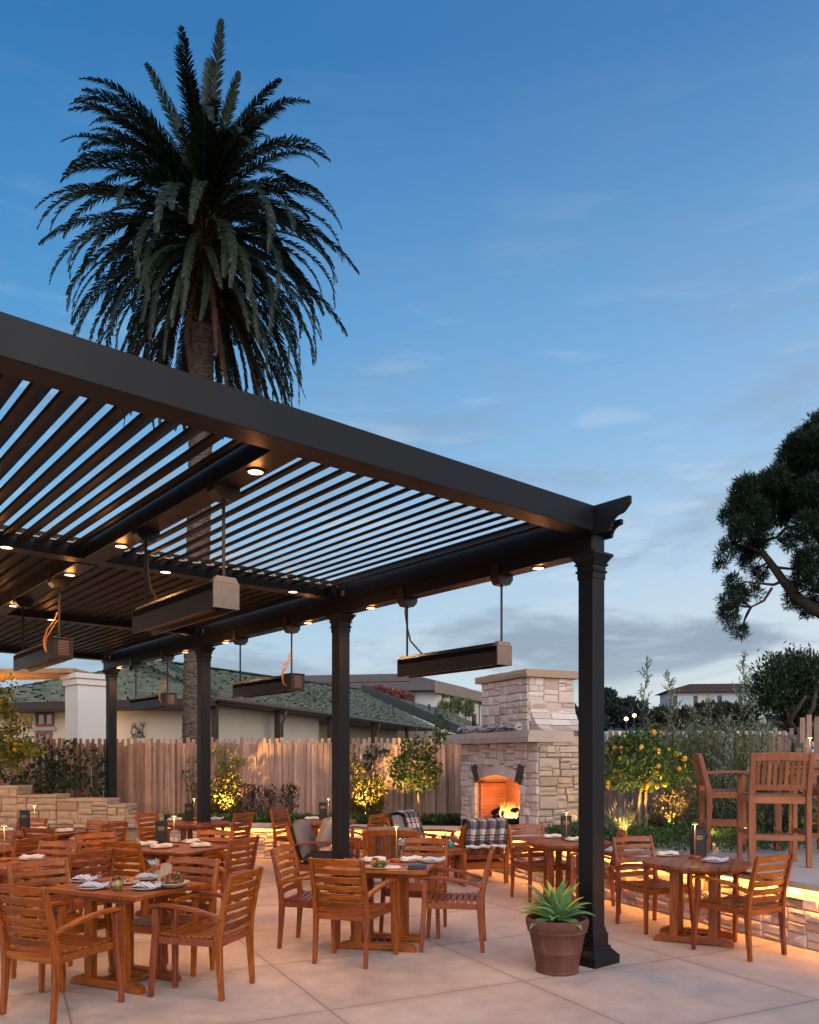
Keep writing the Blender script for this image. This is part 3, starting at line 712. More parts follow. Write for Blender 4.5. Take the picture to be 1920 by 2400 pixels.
# downlights
glow = emit('downlight_glow', (1.0, .66, .34), 6.0)
def make_downlight():
    root = empty('downlight', (0, 0, 0), 0, None, 'light')
    t = MB(); t.lathe([(.062, 0.0), (.064, -.006), (.056, -.012), (.050, -.012), (.046, -.004)], 24); t.build('trim_ring', bronze, root)
    d = MB(); d.lathe([(.0, -.010), (.049, -.010), (.049, -.004)], 20, sm=False); d.build('lens', glow, root); return root
place_dl = Placer(make_downlight()); bpy.context.view_layer.update()
DL = [(0, .58, 3.41, 'warm recessed downlight in the side beam beside the corner post'), (0, 3.05, 3.41, 'warm downlight in the side beam just before the second post'), (0, 4.35, 3.41, 'warm downlight in the side beam just past the second post'),
      (0, 6.56, 3.41, 'warm downlight in the side beam just before the third post'), (0, 7.95, 3.41, 'warm downlight in the side beam just past the third post by the palm trunk'), (0, 10.84, 3.41, 'warm downlight in the side beam above the white pillar end'),
      (-2.905, .454, 3.568, 'large bright downlight at the outer end of the first middle rafter'), (-2.905, 2.83, 3.568, 'downlight in the first middle rafter near the hanging cable'),
      (-.72, 3.54, 3.575, 'downlight in the first cross beam closest to the second post'), (-2.2, 3.54, 3.575, 'downlight in the first cross beam above the hanging heater box'), (-3.66, 3.54, 3.575, 'downlight in the first cross beam under the open louvres at the picture edge'),
      (-2.905, 4.25, 3.568, 'downlight in the second middle rafter beside a round heater bracket'), (-2.905, 6.40, 3.568, 'downlight at the far end of the second middle rafter'),
      (-.72, 7.16, 3.575, 'small downlight in the second cross beam near the third post'), (-2.25, 7.16, 3.575, 'small downlight in the second cross beam behind the conduit of a heater'),
      (-3.7, 7.16, 3.575, 'small downlight in the second cross beam at the picture edge'),
      (-5.2, 7.16, 3.575, 'downlight in the second cross beam over the far left tables'), (-5.2, 3.54, 3.575, 'downlight in the first cross beam over the far left tables'), (-2.905, 8.2, 3.568, 'downlight in the third middle rafter nearer the second cross beam'), (-2.905, 10.3, 3.568, 'downlight in the third middle rafter nearer the white pillar')]
for (u, v, z, lb) in DL:
    place_dl(P(u, v, z), 0, lb, 'downlights of the pergola')
    lamp('downlight_lamp', 'SPOT', P(u, v, z - .03), 72, (1.0, .47, .17), size=.05, spot=150, aim=(0, 0, -1), blend=.8)
    lamp('downlight_spill', 'POINT', P(u, v, z - .055), 1.6, (1.0, .36, .09), size=.04)

# heaters
def make_heater(grille):
    """hung with its two rods at y = 0 and y = 1.38, bracket plates at z = 0"""
    root = empty('radiant_heater', (0, 0, 0), 0, None, 'heater'); y0, y1 = (-.13 if grille else -.035), 1.435; zt_, zb_ = -.62, -.835; wd = .092
    h = MB()
    pr_ = [(-wd, zb_), (-wd * .78, zb_), (-wd * .70, zb_ + .05), (wd * .70, zb_ + .05), (wd * .78, zb_), (wd, zb_), (wd, zt_ - .035), (wd * .86, zt_ - .035), (wd * .6, zt_), (-wd * .6, zt_), (-wd * .86, zt_ - .035), (-wd, zt_ - .035)]
    h.prism(pr_, lambda a, b: Vector((a, y0 + (.20 if grille else .004), b)), lambda a, b: Vector((a, y1, b))); h.build('housing', heater_metal, root, fix=True); sl = MB()
    for s_ in (-1, 1): sl.box(s_ * wd - (.003 if s_ < 0 else -.0005), s_ * wd + (.003 if s_ > 0 else -.0005), y0 + (.22 if grille else .02), y1 - .02, zt_ - .088, zt_ - .042)
    sl.build('vent_slot', plain('slot_black', (.004, .004, .004), .8, .1), root)
    e = MB(); e.box(-wd * .68, wd * .68, y0 + .25, y1 - .03, zb_ + .030, zb_ + .046); e.build('ceramic_emitter', plain('emitter', (.10, .055, .04), .6), root)
    f = MB()
    for x in (-wd * .84, wd * .84): f.box(x - .006, x + .006, y0 + .22, y1 - .03, zb_ - .004, zb_ - .0005)
    f.build('reflector_rim', copper, root)
    p = MB()
    if grille:
        p.box(-wd - .008, wd + .008, y0 - .02, y0 + .198, zb_ + .005, zt_ - .012); p.box(-wd - .014, wd + .014, y0 - .028, y0 + .20, zt_ - .012, zt_ + .004)
        cb = p.build('control_box', heater_metal, root, bevel=.004)
        g = MB()
        for i in range(10): g.box(-.052, .052, y0 - .026, y0 - .021, zb_ + .04 + i * .0155, zb_ + .045 + i * .0155)
        g.build('vent_grille', plain('grille_edge', (.20, .17, .16), .5), cb)
        c = MB()
        c.tube([(-.118, y0 + .06, zb_ + .06), (-.15, y0 + .06, zb_ + .07), (-.165, y0 + .08, zb_ + .12), (-.16, y0 + .10, zt_ - .02), (-.12, y0 + .11, zt_ + .10), (-.05, y0 + .13, zt_ + .19), (-.02, y0 + .13, zt_ + .28)], .0085, 8)
        c.tube([(-.118, y0 + .12, zb_ + .07), (-.135, y0 + .12, zb_ + .10), (-.13, y0 + .13, zt_), (-.06, y0 + .14, zt_ + .12), (-.015, y0 + .13, zt_ + .2)], .008, 8); c.build('gas_pipe', copper, root)
    else:
        p.box(-wd - .006, wd + .006, y0 - .008, y0 + .004, zb_ + .002, zt_ - .038); p.hexa([(-wd - .006, y0 - .008, zt_ - .036), (wd + .006, y0 - .008, zt_ - .036), (wd + .006, y0 + .05, zt_ - .036), (-wd - .006, y0 + .05, zt_ - .036), (-wd * .75, y0 - .004, zt_ + .006), (wd * .75, y0 - .004, zt_ + .006), (wd * .75, y0 + .05, zt_ + .006), (-wd * .75, y0 + .05, zt_ + .006)])
        p.build('end_plate', plain('end_plate', (.10, .10, .105), .4, .5), root)
        c = MB(); c.tube([(.03, 1.42, -.02), (.03, 1.45, -.12), (.035, 1.42, -.3), (.03, 1.36, -.45), (.02, 1.22, -.56), (.02, 1.14, -.625)], .010, 8); c.build('power_cable', plain('yellow_cable', (.28, .15, .035), .5), root)
    for y in (0, 1.38):
        m = MB(); pl_ = [(-.098, .11), (-.098, -.035), (-.055, -.085), (.055, -.085), (.098, -.035), (.098, .11), (.0955, .11), (.0955, 0), (-.0955, 0), (-.0955, .11)]; m.prism(pl_, lambda a, b, y=y: Vector((a, y - .055, b)), lambda a, b, y=y: Vector((a, y + .055, b))); m.build('ceiling_bracket', dark_metal, root, fix=True)
        q = MB(); q.box(-.011, .011, y - .004, y + .004, zt_ - .02, -.05)
        for i in range(7): q.box(-.005, .005, y - .0046, y + .0046, -.16 - i * .055, -.15 - i * .055)
        q.build('hanging_strap', heater_metal, root)
    return root
hA, hB = Placer(make_heater(False)), Placer(make_heater(True)); bpy.context.view_layer.update()
hA(P(0, 1.03, 3.409), PANG, 'black bar heater hung under the side beam next to the corner post', 'hanging patio heaters')
hB(P(0, 4.74, 3.409), PANG, 'black bar heater with vented end box between the second and third posts', 'hanging patio heaters')
hB(P(0, 8.64, 3.409), PANG, 'black bar heater with vented end box in front of the house wall emblem', 'hanging patio heaters')
hA(P(-2.905, .90, 3.567), PANG, 'big bar heater with flat grey end plate and yellow cable hung mid-roof', 'hanging patio heaters')
hB(P(-2.905, 4.60, 3.567), PANG, 'bar heater with copper pipes and vented box below the closed louvres', 'hanging patio heaters')

# ================================================================== FURNITURE
X_ = Vector((1, 0, 0))
def make_chair():
    """stacking teak armchair, facing +y; origin on the floor between the legs"""
    root = empty('teak_armchair', (0, 0, 0), 0, None, 'chair')
    post = [(-.262, 0.0), (-.245, .22), (-.236, .40), (-.250, .52), (-.292, .72), (-.335, .888)]
    def post_y(z):
        for (y0, z0), (y1, z1) in zip(post, post[1:]):
            if z <= z1: return y0 + (y1 - y0) * (z - z0) / (z1 - z0)
        return post[-1][0]
    for s in (-1, 1):
        m = MB(); m.sweep([(s * .232, y, z) for y, z in post], X_, [.030, .034, .036, .034, .032, .028], [.036, .044, .054, .046, .040, .034]); m.build('leg', teak[2], root, bevel=.004)
        m = MB(); m.sweep([(s * .285, .275, 0), (s * .275, .262, .25), (s * .262, .248, .45), (s * .262, .246, .635)], X_, [.032, .037, .042, .040], [.034, .040, .046, .044]); m.build('leg', teak[2], root, bevel=.004)
        m = MB(); pts = [(-.268, .572), (-.20, .598), (-.08, .630), (.06, .652), (.19, .658), (.285, .650)]
        m.sweep([(s * (.240 + .03 * min(1, (y + .27) / .3)), y, z) for y, z in pts], X_, [.036, .044, .052, .056, .058, .054], .026); m.build('armrest', teak[1], root, bevel=.005)
    m = MB(); m.box(-.242, .242, .232, .262, .375, .432); m.box(-.214, .214, -.256, -.228, .375, .428)
    for s in (-1, 1): m.sweep([(s * .226, -.23, .402), (s * .246, .235, .404)], X_, .026, .052)
    m.build('seat_frame', teak[0], root, bevel=.003)
    m = MB(); ns = 9
    for i in range(ns):
        y = -.215 + i * .0555; dip = .010 * math.sin(math.pi * i / (ns - 1))
        m.sweep([(x, y + .006 * (1 - (x / .24) ** 2), .447 - dip - .018 * (1 - (x / .24) ** 2)) for x in (-.236, -.16, -.08, 0, .08, .16, .236)], (0, 1, 0), .043, .016)
    m.build('seat', teak[0], root, bevel=.002)
    m = MB()
    for i, z in enumerate((.852, .782, .712, .642, .572, .505)):
        h = .058 if i == 0 else .050; dz = Vector((0, post_y(z + .03) - post_y(z - .03), .06)).normalized()
        m.sweep([(x, post_y(z) + .006 - .028 * (1 - (x / .215) ** 2), z + (.008 * (1 - (x / .215) ** 2) if i == 0 else 0)) for x in (-.217, -.15, -.075, 0, .075, .15, .217)], dz, h, .016)
    m.build('backrest', teak[0], root, bevel=.003)
    return root
def make_base(root, w_=.34, fl=.70, fy=.185):
    for sx_ in (-1, 1):
        for sy_ in (-1, 1):
            m = MB(); m.box(sx_ * w_ / 2 - .036, sx_ * w_ / 2 + .036, sy_ * fy - .032, sy_ * fy + .032, .065, .69); m.build('leg', teak[2], root, bevel=.004)
    for sy_ in (-1, 1):
        m = MB(); h = fl / 2; m.prism([(-h, 0), (-h + .10, 0), (-h + .11, .010), (h - .11, .010), (h - .10, 0), (h, 0), (h, .03), (h - .02, .052), (h - .07, .070), (-h + .07, .070), (-h + .02, .052), (-h, .03)], lambda a, b: Vector((a, sy_ * fy - .034, b)), lambda a, b: Vector((a, sy_ * fy + .034, b)))
        m.build('foot', teak[0], root, bevel=.003, fix=True)
        m = MB(); m.prism([(-.30, .704), (-.30, .675), (-.22, .640), (.22, .640), (.30, .675), (.30, .704)], lambda a, b: Vector((a, sy_ * fy - .03, b)), lambda a, b: Vector((a, sy_ * fy + .03, b))); m.build('top_support', teak[0], root, bevel=.003, fix=True)
    m = MB()
    for x in (-.10, -.03, .03, .10): m.box(x - .014, x + .014, -fy + .035, fy - .035, .028, .056)
    m.box(-.16, .16, -.016, .016, .0565, .074); m.build('stretcher', teak[1], root, bevel=.002)
TOPZ = .737
def make_square_table(sx_=.94, sy_=.74):
    root = empty('square_table', (0, 0, 0), 0, None, 'table'); make_base(root)
    m = MB(); hx, hy = sx_ / 2, sy_ / 2; z0, z1 = .705, TOPZ
    m.box(-hx, hx, -hy, -hy + .075, z0, z1); m.box(-hx, hx, hy - .075, hy, z0, z1)
    n_ = int((sx_) / .085); pw = sx_ / n_
    for i in range(n_): m.box(-hx + i * pw + .0025, -hx + (i + 1) * pw - .0025, -hy + .078, hy - .078, z0 + .002, z1 - .001)
    m.build('table_top', teak[1], root, bevel=.004); return root
def make_round_table(d=.98):
    root = empty('round_table', (0, 0, 0), 0, None, 'table'); make_base(root)
    m = MB(); n_ = 12; rr = d / 2; pw = d / n_
    for i in range(n_):
        x0, x1 = -rr + i * pw + .002, -rr + (i + 1) * pw - .002; k = 5; xs = [x0 + (x1 - x0) * j / k for j in range(k + 1)]
        yy = lambda x: math.sqrt(max(0, (rr - .001) ** 2 - x * x)); poly = [(x, -yy(x)) for x in xs] + [(x, yy(x)) for x in reversed(xs)]
        m.prism(poly, lambda a, b: Vector((a, b, .709)), lambda a, b: Vector((a, b, TOPZ)))
    m.build('table_top', teak[1], root, fix=True)
    m = MB(); m.lathe([(rr - .06, .690), (rr - .05, .680), (rr - .04, .684), (rr - .04, .7085)], 40); m.build('table_rim', teak[0], root); return root

GC, GS, GT, GRT = 'teak armchairs on the patio', 'square teak tables', 'tables', 'round teak tables'
pst = Placer(make_square_table()); bpy.context.view_layer.update()
# centre, heading of the table's y axis (degrees)
T1 = (-2.16, 6.12, 64); TC = (-.25, 7.33, 78); T2 = (-2.562, 8.735, 65); T3 = (-3.55, 7.46, 64); T4 = (-4.66, 8.55, 64); T5 = (-4.82, 10.60, 66)
SQ = [(T1, 'square teak table laid with a meat dish, martini and yellow cocktail'), (TC, 'square teak table with a salad plate, red wine glass and blue box'), (T2, 'square teak table with black menu stand in front of the third pergola post'),
      (T3, 'square teak table with a thin lamp, mostly behind pale-backed chairs'), (T4, 'square teak table cut by the picture edge under a thin brass lamp'), (T5, 'square teak table with black menu stand below the stepped stone wall')]
for (x, y, a), lb in SQ:
    o = pst((x, y, 0), R(a - 90), lb, GS)
TR1 = (2.69, 7.55, 64); TR2 = (1.86, 9.36, 64); T7 = (-3.2, 12.15, 90); T8 = (-1.32, 12.55, 90)
prt = Placer(make_round_table()); bpy.context.view_layer.update()
for (x, y, a), lb in ((TR1, 'round teak table beside the lit stone wall with a small lamp and menu stand'), (TR2, 'round teak table half hidden behind the black corner post'), (T7, 'round teak table by the far seat wall behind the third post'), (T8, 'round teak table by the far seat wall mostly hidden behind the second post')):
    prt((x, y, 0), R(a - 90), lb, GRT)

pch = Placer(make_chair()); bpy.context.view_layer.update()
def chair(cx, cy, h, lb): return pch((cx, cy, 0), R(h - 90), lb, GC)
def chair_b(xl, xr, y, h, lb, zt=.888):
    """from the two ends of the top slat in the photograph"""
    p = (G(xl, y, zt) + G(xr, y, zt)) / 2 if False else None
    Y = FPX * (CAM_H - zt) / (y - HZ); X = ((xl + xr) / 2 - CX) / FPX * Y
    d = Vector((math.cos(R(h)), math.sin(R(h)), 0)); c = Vector((X, Y, 0)) + d * .335
    return chair(c.x, c.y, h, lb)
chair(-2.386, 5.484, 65, 'teak armchair seen from behind, drawn up to the near side of the meat-dish table')
chair(-1.505, 5.93, 164, 'teak armchair with empty slatted seat at the open side of the meat-dish table')
chair(-2.724, 6.247, -38, 'teak armchair with pale grey-pink back slats beyond the cocktail glass table end')
chair_b(392.6, 519.8, 2009.4, -112, 'teak armchair facing the camera behind the meat dish and martini')
chair_b(237, 327, 1973, 65, 'dark red teak armchair seen from behind at the table with the black menu')
chair_b(547.4, 601.6, 1963.5, 156, 'teak armchair standing just before the third post, side of the menu table')
chair_b(465.6, 547.4, 1945.7, -112, 'teak armchair facing the camera in front of the third post base')
chair_b(179, 260.6, 1994, 152, 'golden-lit teak armchair between the cocktail glass and a dark red chair')
chair_b(88, 190, 1972.5, -112, 'orange teak armchair facing the camera behind the golden-lit one')
chair_b(66, 107, 1962, 152, 'narrow-looking teak armchair turned sideways with pale slats by the picture edge')
chair_b(41, 134, 1940.5, 68, 'dark teak armchair seen from behind at the table below the stepped wall')
chair_b(38, 114, 1917, -108, 'teak armchair against the stepped wall behind the black menu stand')
chair_b(206, 258, 1923, -126, 'teak armchair in shade beside the fourth post base')
chair_b(257, 279, 1928, 158, 'teak armchair turned sideways right below the fourth post')
chair_b(193, 255, 1952.5, -35, 'teak armchair with pale pink slats facing the black menu table')
chair_b(-28, 24, 1947, -112, 'teak armchair cut off by the picture edge with warm-lit slats')
chair_b(330, 357, 1905.5, -20, 'orange-lit teak armchair at the seat wall end, by the round table behind the third post')
chair_b(556, 589, 1905, 157, 'teak armchair at the glowing seat wall, other side of that round table')
chair(-1.86, 13.10, -25, 'teak armchair alone before the glowing seat wall, facing the second post')
chair_b(872, 902, 1908, 155, 'teak armchair whose top slats show behind the grey cushion chair at the second post')
chair(-.477, 6.83, 68.8, 'teak armchair with its back to the camera at the salad and wine table')
chair(.413, 7.31, 172.6, 'teak armchair seen from the side at the blue box end of the wine table')
chair(-.86, 7.37, -13, 'teak armchair turned sideways by the second post at the wine table')
chair(.07, 7.93, -105, 'teak armchair facing the camera behind the red wine glass')
chair(2.92, 7.075, 121, 'golden-lit teak armchair before the lit stone wall, seen from behind its seat')
chair(2.457, 8.13, -69, 'teak armchair with pale back slats beside the lit stone wall at the lamp table')
chair(2.07, 9.07, 174, 'teak armchair half hidden by the black corner post')
chair(1.57, 9.72, -69, 'teak armchair with pale slats next to the plaid blanket chair')

# lounge seats by the fire
cush = plain('grey_cushion', (.19, .17, .165), .95, .1, .2, 60, .3); cush_d = plain('dark_cushion', (.045, .042, .045), .95, .1, .2, 60, .3)
def pillow(mb, c, sx_, sy_, sz_, m=None, n=9, puff=.5):
    vs = []; fs = []; m = m or Matrix.Identity(4)
    for top in (1, -1):
        for i in range(n + 1):
            for j in range(n + 1):
                u, v = i / n * 2 - 1, j / n * 2 - 1
                e = max(0, (1 - abs(u) ** 4) * (1 - abs(v) ** 4)) ** .45
                k = 1 - .05 * (abs(u * v))
                vs.append(m @ Vector((c[0] + u * sx_ / 2 * k, c[1] + v * sy_ / 2 * k, c[2] + top * sz_ / 2 * (puff * e + (1 - puff) * min(1, e * 1.6)))))
    N1 = (n + 1) ** 2
    for t in (0, 1):
        for i in range(n):
            for j in range(n):
                a = t * N1 + i * (n + 1) + j; q = (a, a + n + 1, a + n + 2, a + 1); fs.append(q if t == 0 else tuple(reversed(q)))
    for i in range(n):
        for (a, b) in ((i, i + 1), (n * (n + 1) + i + 1, n * (n + 1) + i), ((i + 1) * (n + 1), i * (n + 1)), (i * (n + 1) + n, (i + 1) * (n + 1) + n)): fs.append((a, b, N1 + b, N1 + a))
    mb.add(vs, fs, True)
def make_lounge():
    root = empty('lounge_chair', (0, 0, 0), 0, None, 'armchair'); hw = .325
    for s in (-1, 1):
        m = MB(); m.sweep([(s * hw, -.34, 0), (s * hw, -.33, .30), (s * hw, -.39, .55), (s * hw, -.47, .80)], X_, .052, [.055, .062, .058, .05]); m.build('leg', teak[2], root, bevel=.005)
        m = MB(); m.sweep([(s * hw, .33, 0), (s * hw, .33, .56)], X_, .05, .058); m.build('leg', teak[2], root, bevel=.005)
        m = MB(); m.sweep([(s * hw, -.40, .545), (s * hw, -.1, .585), (s * hw, .15, .592), (s * hw, .38, .578)], X_, [.06, .075, .08, .075], .03); m.build('armrest', teak[1], root, bevel=.006)
    m = MB(); m.box(-hw, hw, .315, .345, .20, .29); m.box(-hw, hw, -.345, -.315, .20, .29)
    for s in (-1, 1): m.box(s * hw - .015, s * hw + .015, -.314, .314, .20, .29)
    m.build('seat_frame', teak[0], root, bevel=.004)
    m = MB(); yb = lambda z: -.34 - (z - .36) * .30
    for z, h in ((.765, .075), (.37, .06)): m.sweep([(-hw + .02, yb(z), z), (0, yb(z) - .012, z + (.012 if z > .5 else 0)), (hw - .02, yb(z), z)], (0, -.29, .957), h, .026)
    for i in range(6):
        x = -.245 + i * .098; m.sweep([(x, yb(.40), .40), (x, yb(.735), .735)], X_, .068, .016)
    m.build('backrest', teak[2], root, bevel=.003)
    m = MB(); pillow(m, (0, .01, .355), .60, .66, .13); m.build('seat_cushion', cush_d, root)
    m = MB(); mm = Matrix.Translation((0, -.33, .60)) @ Matrix.Rotation(R(-73), 4, 'X'); pillow(m, (0, 0, 0), .60, .52, .13, mm); m.build('back_cushion', cush, root)
    return root
plg = Placer(make_lounge()); bpy.context.view_layer.update()
LG = 'lounge seats by the fireplace'
l1 = plg((-1.12, 11.0, 0), R(-12 - 90), 'wooden lounge chair with grey pillow beside the second post', LG)
l2 = plg((-.22, 10.55, 0), R(87 - 90), 'wooden lounge chair seen from behind with grey cushion and no blanket', LG)
l3 = plg((.22, 12.25, 0), R(-28 - 90), 'wooden lounge chair by the seat wall with a plaid blanket over its corner', LG)
l4 = plg((.93, 11.25, 0), R(104 - 90), 'wooden lounge chair seen from behind with a fringed plaid blanket', LG)
m = MB(); pillow(m, (0, 0, 0), .46, .46, .17); o = m.build('throw_pillow', plain('pale_grey_linen', (.30, .275, .265), .95, .1, .12, 60, .3), None); o.location = (-1.12, 11.03, .70); o.rotation_euler = (R(70), 0, R(-12 - 90)); tag(o, 'square grey pillow leaning on the lounge chair by the second post', 'pillow')
def plaid():
    k = Mat('plaid_wool'); uv = k.t.nodes.new('ShaderNodeUVMap'); sp = k.t.nodes.new('ShaderNodeSeparateXYZ'); k.l(uv.outputs[0], sp.inputs[0]); acc = None
    def stripes(o): 
        f = k.math('FRACT', o); x = k.t.nodes.new('ShaderNodeValToRGB')
        ramp(x, [(0, (.008, .012, .035)), (.36, (.62, .58, .55)), (.44, (.20, .06, .04)), (.50, (.62, .58, .55)), (.58, (.05, .03, .03)), (.66, (.62, .58, .55)), (.94, (.008, .012, .035))], 'CONSTANT'); k.l(f, x.inputs[0]); return x.outputs[0]
    a, b = stripes(sp.outputs[0]), stripes(sp.outputs[1]); w_ = k.math('GREATER_THAN', k.math('FRACT', k.math('MULTIPLY', k.math('ADD', sp.outputs[0], sp.outputs[1]), 22)), .5)
    c = k.mix(.62, k.mix(.5, a, b), k.mix(1.0, a, b, 'DARKEN')); c = k.mix(k.math('MULTIPLY', w_, .12), c, (.5, .48, .46)); k.color(c).set(1, .05).bump(k.noise(uv.outputs[0], 120, 3), .4, .004); return k.m
plaidm = plaid(); fleece = plain('fleece_edge', (.62, .57, .54), 1, .05, .1, 60, .5)
def blanket(name, label, ref, x0, x1, back, front, repeat=(4.4, 3.6), wob=1):
    """a throw laid over the top of a lounge back: down the outside by `back`, over the top, down the front by `front`"""
    pth = []; top = .835; yb = lambda z: -.34 - (z - .36) * .30
    for i in range(9): z = top - back * (1 - i / 8); pth.append((yb(z) - .05, z))
    for i in range(1, 6): a = i / 6 * math.pi; pth.append((yb(top) + .075 - .125 * math.cos(a), top + .055 * math.sin(a)))
    for i in range(7): z = top - front * i / 6; pth.append((yb(z) + .20 + .015 * i / 6, z))
    nx = 26; me_v = []; uvs = []; L_ = 0; ls = [0]
    for a, b in zip(pth, pth[1:]): L_ += math.hypot(a[0] - b[0], a[1] - b[1]); ls.append(L_)
    for i in range(nx + 1):
        x = x0 + (x1 - x0) * i / nx
        for j, (y, z) in enumerate(pth):
            k = 1 - abs(j - 11) / 14; e = max(0, 1 - k)
            me_v.append((x + .012 * math.sin(z * 9 + i), y + (-1 if j < 10 else 1) * (.010 + .014 * math.sin(i * .95 + j * .1)) * e * wob, z + .006 * math.sin(i * .9) + (.018 * math.sin(i * .5) if j == 0 else 0)))
            uvs.append((i / nx * repeat[0] * (x1 - x0) / .6, ls[j] * repeat[1]))
    mb = MB(); n_ = len(pth); fs = [(i * n_ + j, (i + 1) * n_ + j, (i + 1) * n_ + j + 1, i * n_ + j + 1) for i in range(nx) for j in range(n_ - 1)]
    mb.add(me_v, fs, True); o = mb.build(name, plaidm); me = o.data; ul = me.uv_layers.new(name='UVMap')
    for lp in me.loops: ul.data[lp.index].uv = uvs[lp.vertex_index]
    sm_ = o.modifiers.new('thick', 'SOLIDIFY'); sm_.thickness = .014; sm_.offset = 0
    f = MB(); f.tube([(x0 + (x1 - x0) * i / nx, pth[0][0] - .012 + .004 * math.sin(i), pth[0][1] + .01 + .008 * math.sin(i * .7)) for i in range(nx + 1)], .026, 8); f.build('fleece_hem', fleece, o)
    o.location = ref.location; o.rotation_euler = ref.rotation_euler; tag(o, label, 'blanket'); return o
blanket('plaid_blanket', 'navy and white plaid blanket with fleece hem, hung straight over a chair back', l4, -.30, .27, .32, .30)
blanket('plaid_blanket', 'navy and white plaid blanket slung over the corner of the chair by the seat wall', l3, -.33, .10, .30, .58)
# side table
root = empty('side_table', (.50, 10.82, 0), R(14), 'small square teak side table between the lounge chairs', 'table')
for sx_ in (-1, 1):
    for sy_ in (-1, 1): m = MB(); m.box(sx_ * .19 - .024, sx_ * .19 + .024, sy_ * .19 - .024, sy_ * .19 + .024, 0, .47); m.build('leg', teak[2], root, bevel=.004)
m = MB()
for i in range(5): m.box(-.24 + i * .096 + .002, -.24 + (i + 1) * .096 - .002, -.24, .24, .485, .512)
m.build('table_top', teak[1], root, bevel=.003); m = MB(); m.box(-.21, .21, -.21, -.19, .43, .484); m.box(-.21, .21, .19, .21, .43, .484); m.box(-.21, -.19, -.189, .189, .43, .484); m.box(.19, .21, -.189, .189, .43, .484); m.build('apron', teak[0], root)

# bar-height set on the terrace
BZ = .572
def make_bar_chair():
    root = empty('bar_chair', (0, 0, 0), 0, None, 'chair'); hw = .285
    yb = lambda z: -.25 - max(0, z - .74) * .24
    for s in (-1, 1):
        m = MB(); m.sweep([(s * hw, -.27, 0), (s * hw, -.25, .45), (s * hw, -.25, .74), (s * hw, yb(1.0), 1.0), (s * hw, yb(1.19), 1.19)], X_, .052, [.056, .06, .066, .056, .048]); m.build('leg', teakbar[2], root, bevel=.005)
        m = MB(); m.sweep([(s * hw, .25, 0), (s * hw, .24, .96)], X_, .05, .055); m.build('leg', teakbar[2], root, bevel=.005)
        m = MB(); m.sweep([(s * hw, -.29, .955), (s * hw, 0, .972), (s * hw, .29, .965)], X_, .058, .028); m.build('armrest', teakbar[1], root, bevel=.005)
    m = MB(); m.box(-hw, hw, .225, .252, .66, .735); m.box(-hw + .027, hw - .027, -.262, -.238, .66, .735)
    for s in (-1, 1): m.box(s * hw - .014, s * hw + .014, -.226, .224, .66, .735)
    m.build('seat_frame', teakbar[0], root, bevel=.003)
    m = MB()
    for i in range(8): m.box(-hw + .02, hw - .02, -.215 + i * .056, -.215 + i * .056 + .047, .736, .754)
    m.build('seat', teakbar[0], root, bevel=.003)
    m = MB(); dz = (0, -.234, .972)
    m.sweep([(-hw + .02, yb(1.15), 1.15), (0, yb(1.15) - .008, 1.155), (hw - .02, yb(1.15), 1.15)], dz, .085, .028); m.sweep([(-hw + .02, yb(.83), .83), (hw - .02, yb(.83), .83)], dz, .06, .026)
    for i in range(9): x = -.226 + i * .0565; m.sweep([(x, yb(.855), .855), (x, yb(1.112), 1.112)], X_, .040, .014)
    m.build('backrest', teakbar[2], root, bevel=.003)
    m = MB(); m.box(-hw + .02, hw - .02, .222, .248, .24, .30); m.box(-hw + .027, hw - .027, -.262, -.238, .27, .325)
    for s in (-1, 1): m.box(s * hw - .012, s * hw + .012, -.225, .221, .32, .37)
    m.build('stretcher', teakbar[0], root, bevel=.003)
    return root
pbc = Placer(make_bar_chair()); bpy.context.view_layer.update()
pbc((3.92, 8.66, BZ), R(80 - 90), 'tall teak bar chair seen from behind on the terrace above the stone wall', 'tall bar chairs')
pbc((3.90, 9.86, BZ), R(-12 - 90), 'tall teak bar chair turned sideways beside the lemon tree planting', 'tall bar chairs')
pbc((5.46, 10.25, BZ), R(-100 - 90), 'tall teak bar chair just entering the picture behind the bar table', 'tall bar chairs')
root = empty('bar_table', (4.82, 9.62, BZ), R(-10), 'tall teak bar table carrying a lit menu stand at the picture edge', 'table')
for sx_ in (-1, 1):
    for sy_ in (-1, 1): m = MB(); m.box(sx_ * .30 - .035, sx_ * .30 + .035, sy_ * .30 - .035, sy_ * .30 + .035, 0, 1.0); m.build('leg', teakbar[2], root, bevel=.004)
m = MB()
for i in range(8): m.box(-.42 + i * .105 + .002, -.42 + (i + 1) * .105 - .002, -.42, .42, 1.02, 1.05)
m.build('table_top', teakbar[1], root, bevel=.004); m = MB(); m.box(-.335, .335, -.015, .015, .18, .24); m.box(-.34, -.30, -.26, .26, .18, .24); m.box(.30, .34, -.26, .26, .18, .24); m.box(-.36, .36, -.36, .36, .94, 1.019); m.build('stretcher', teakbar[0], root)

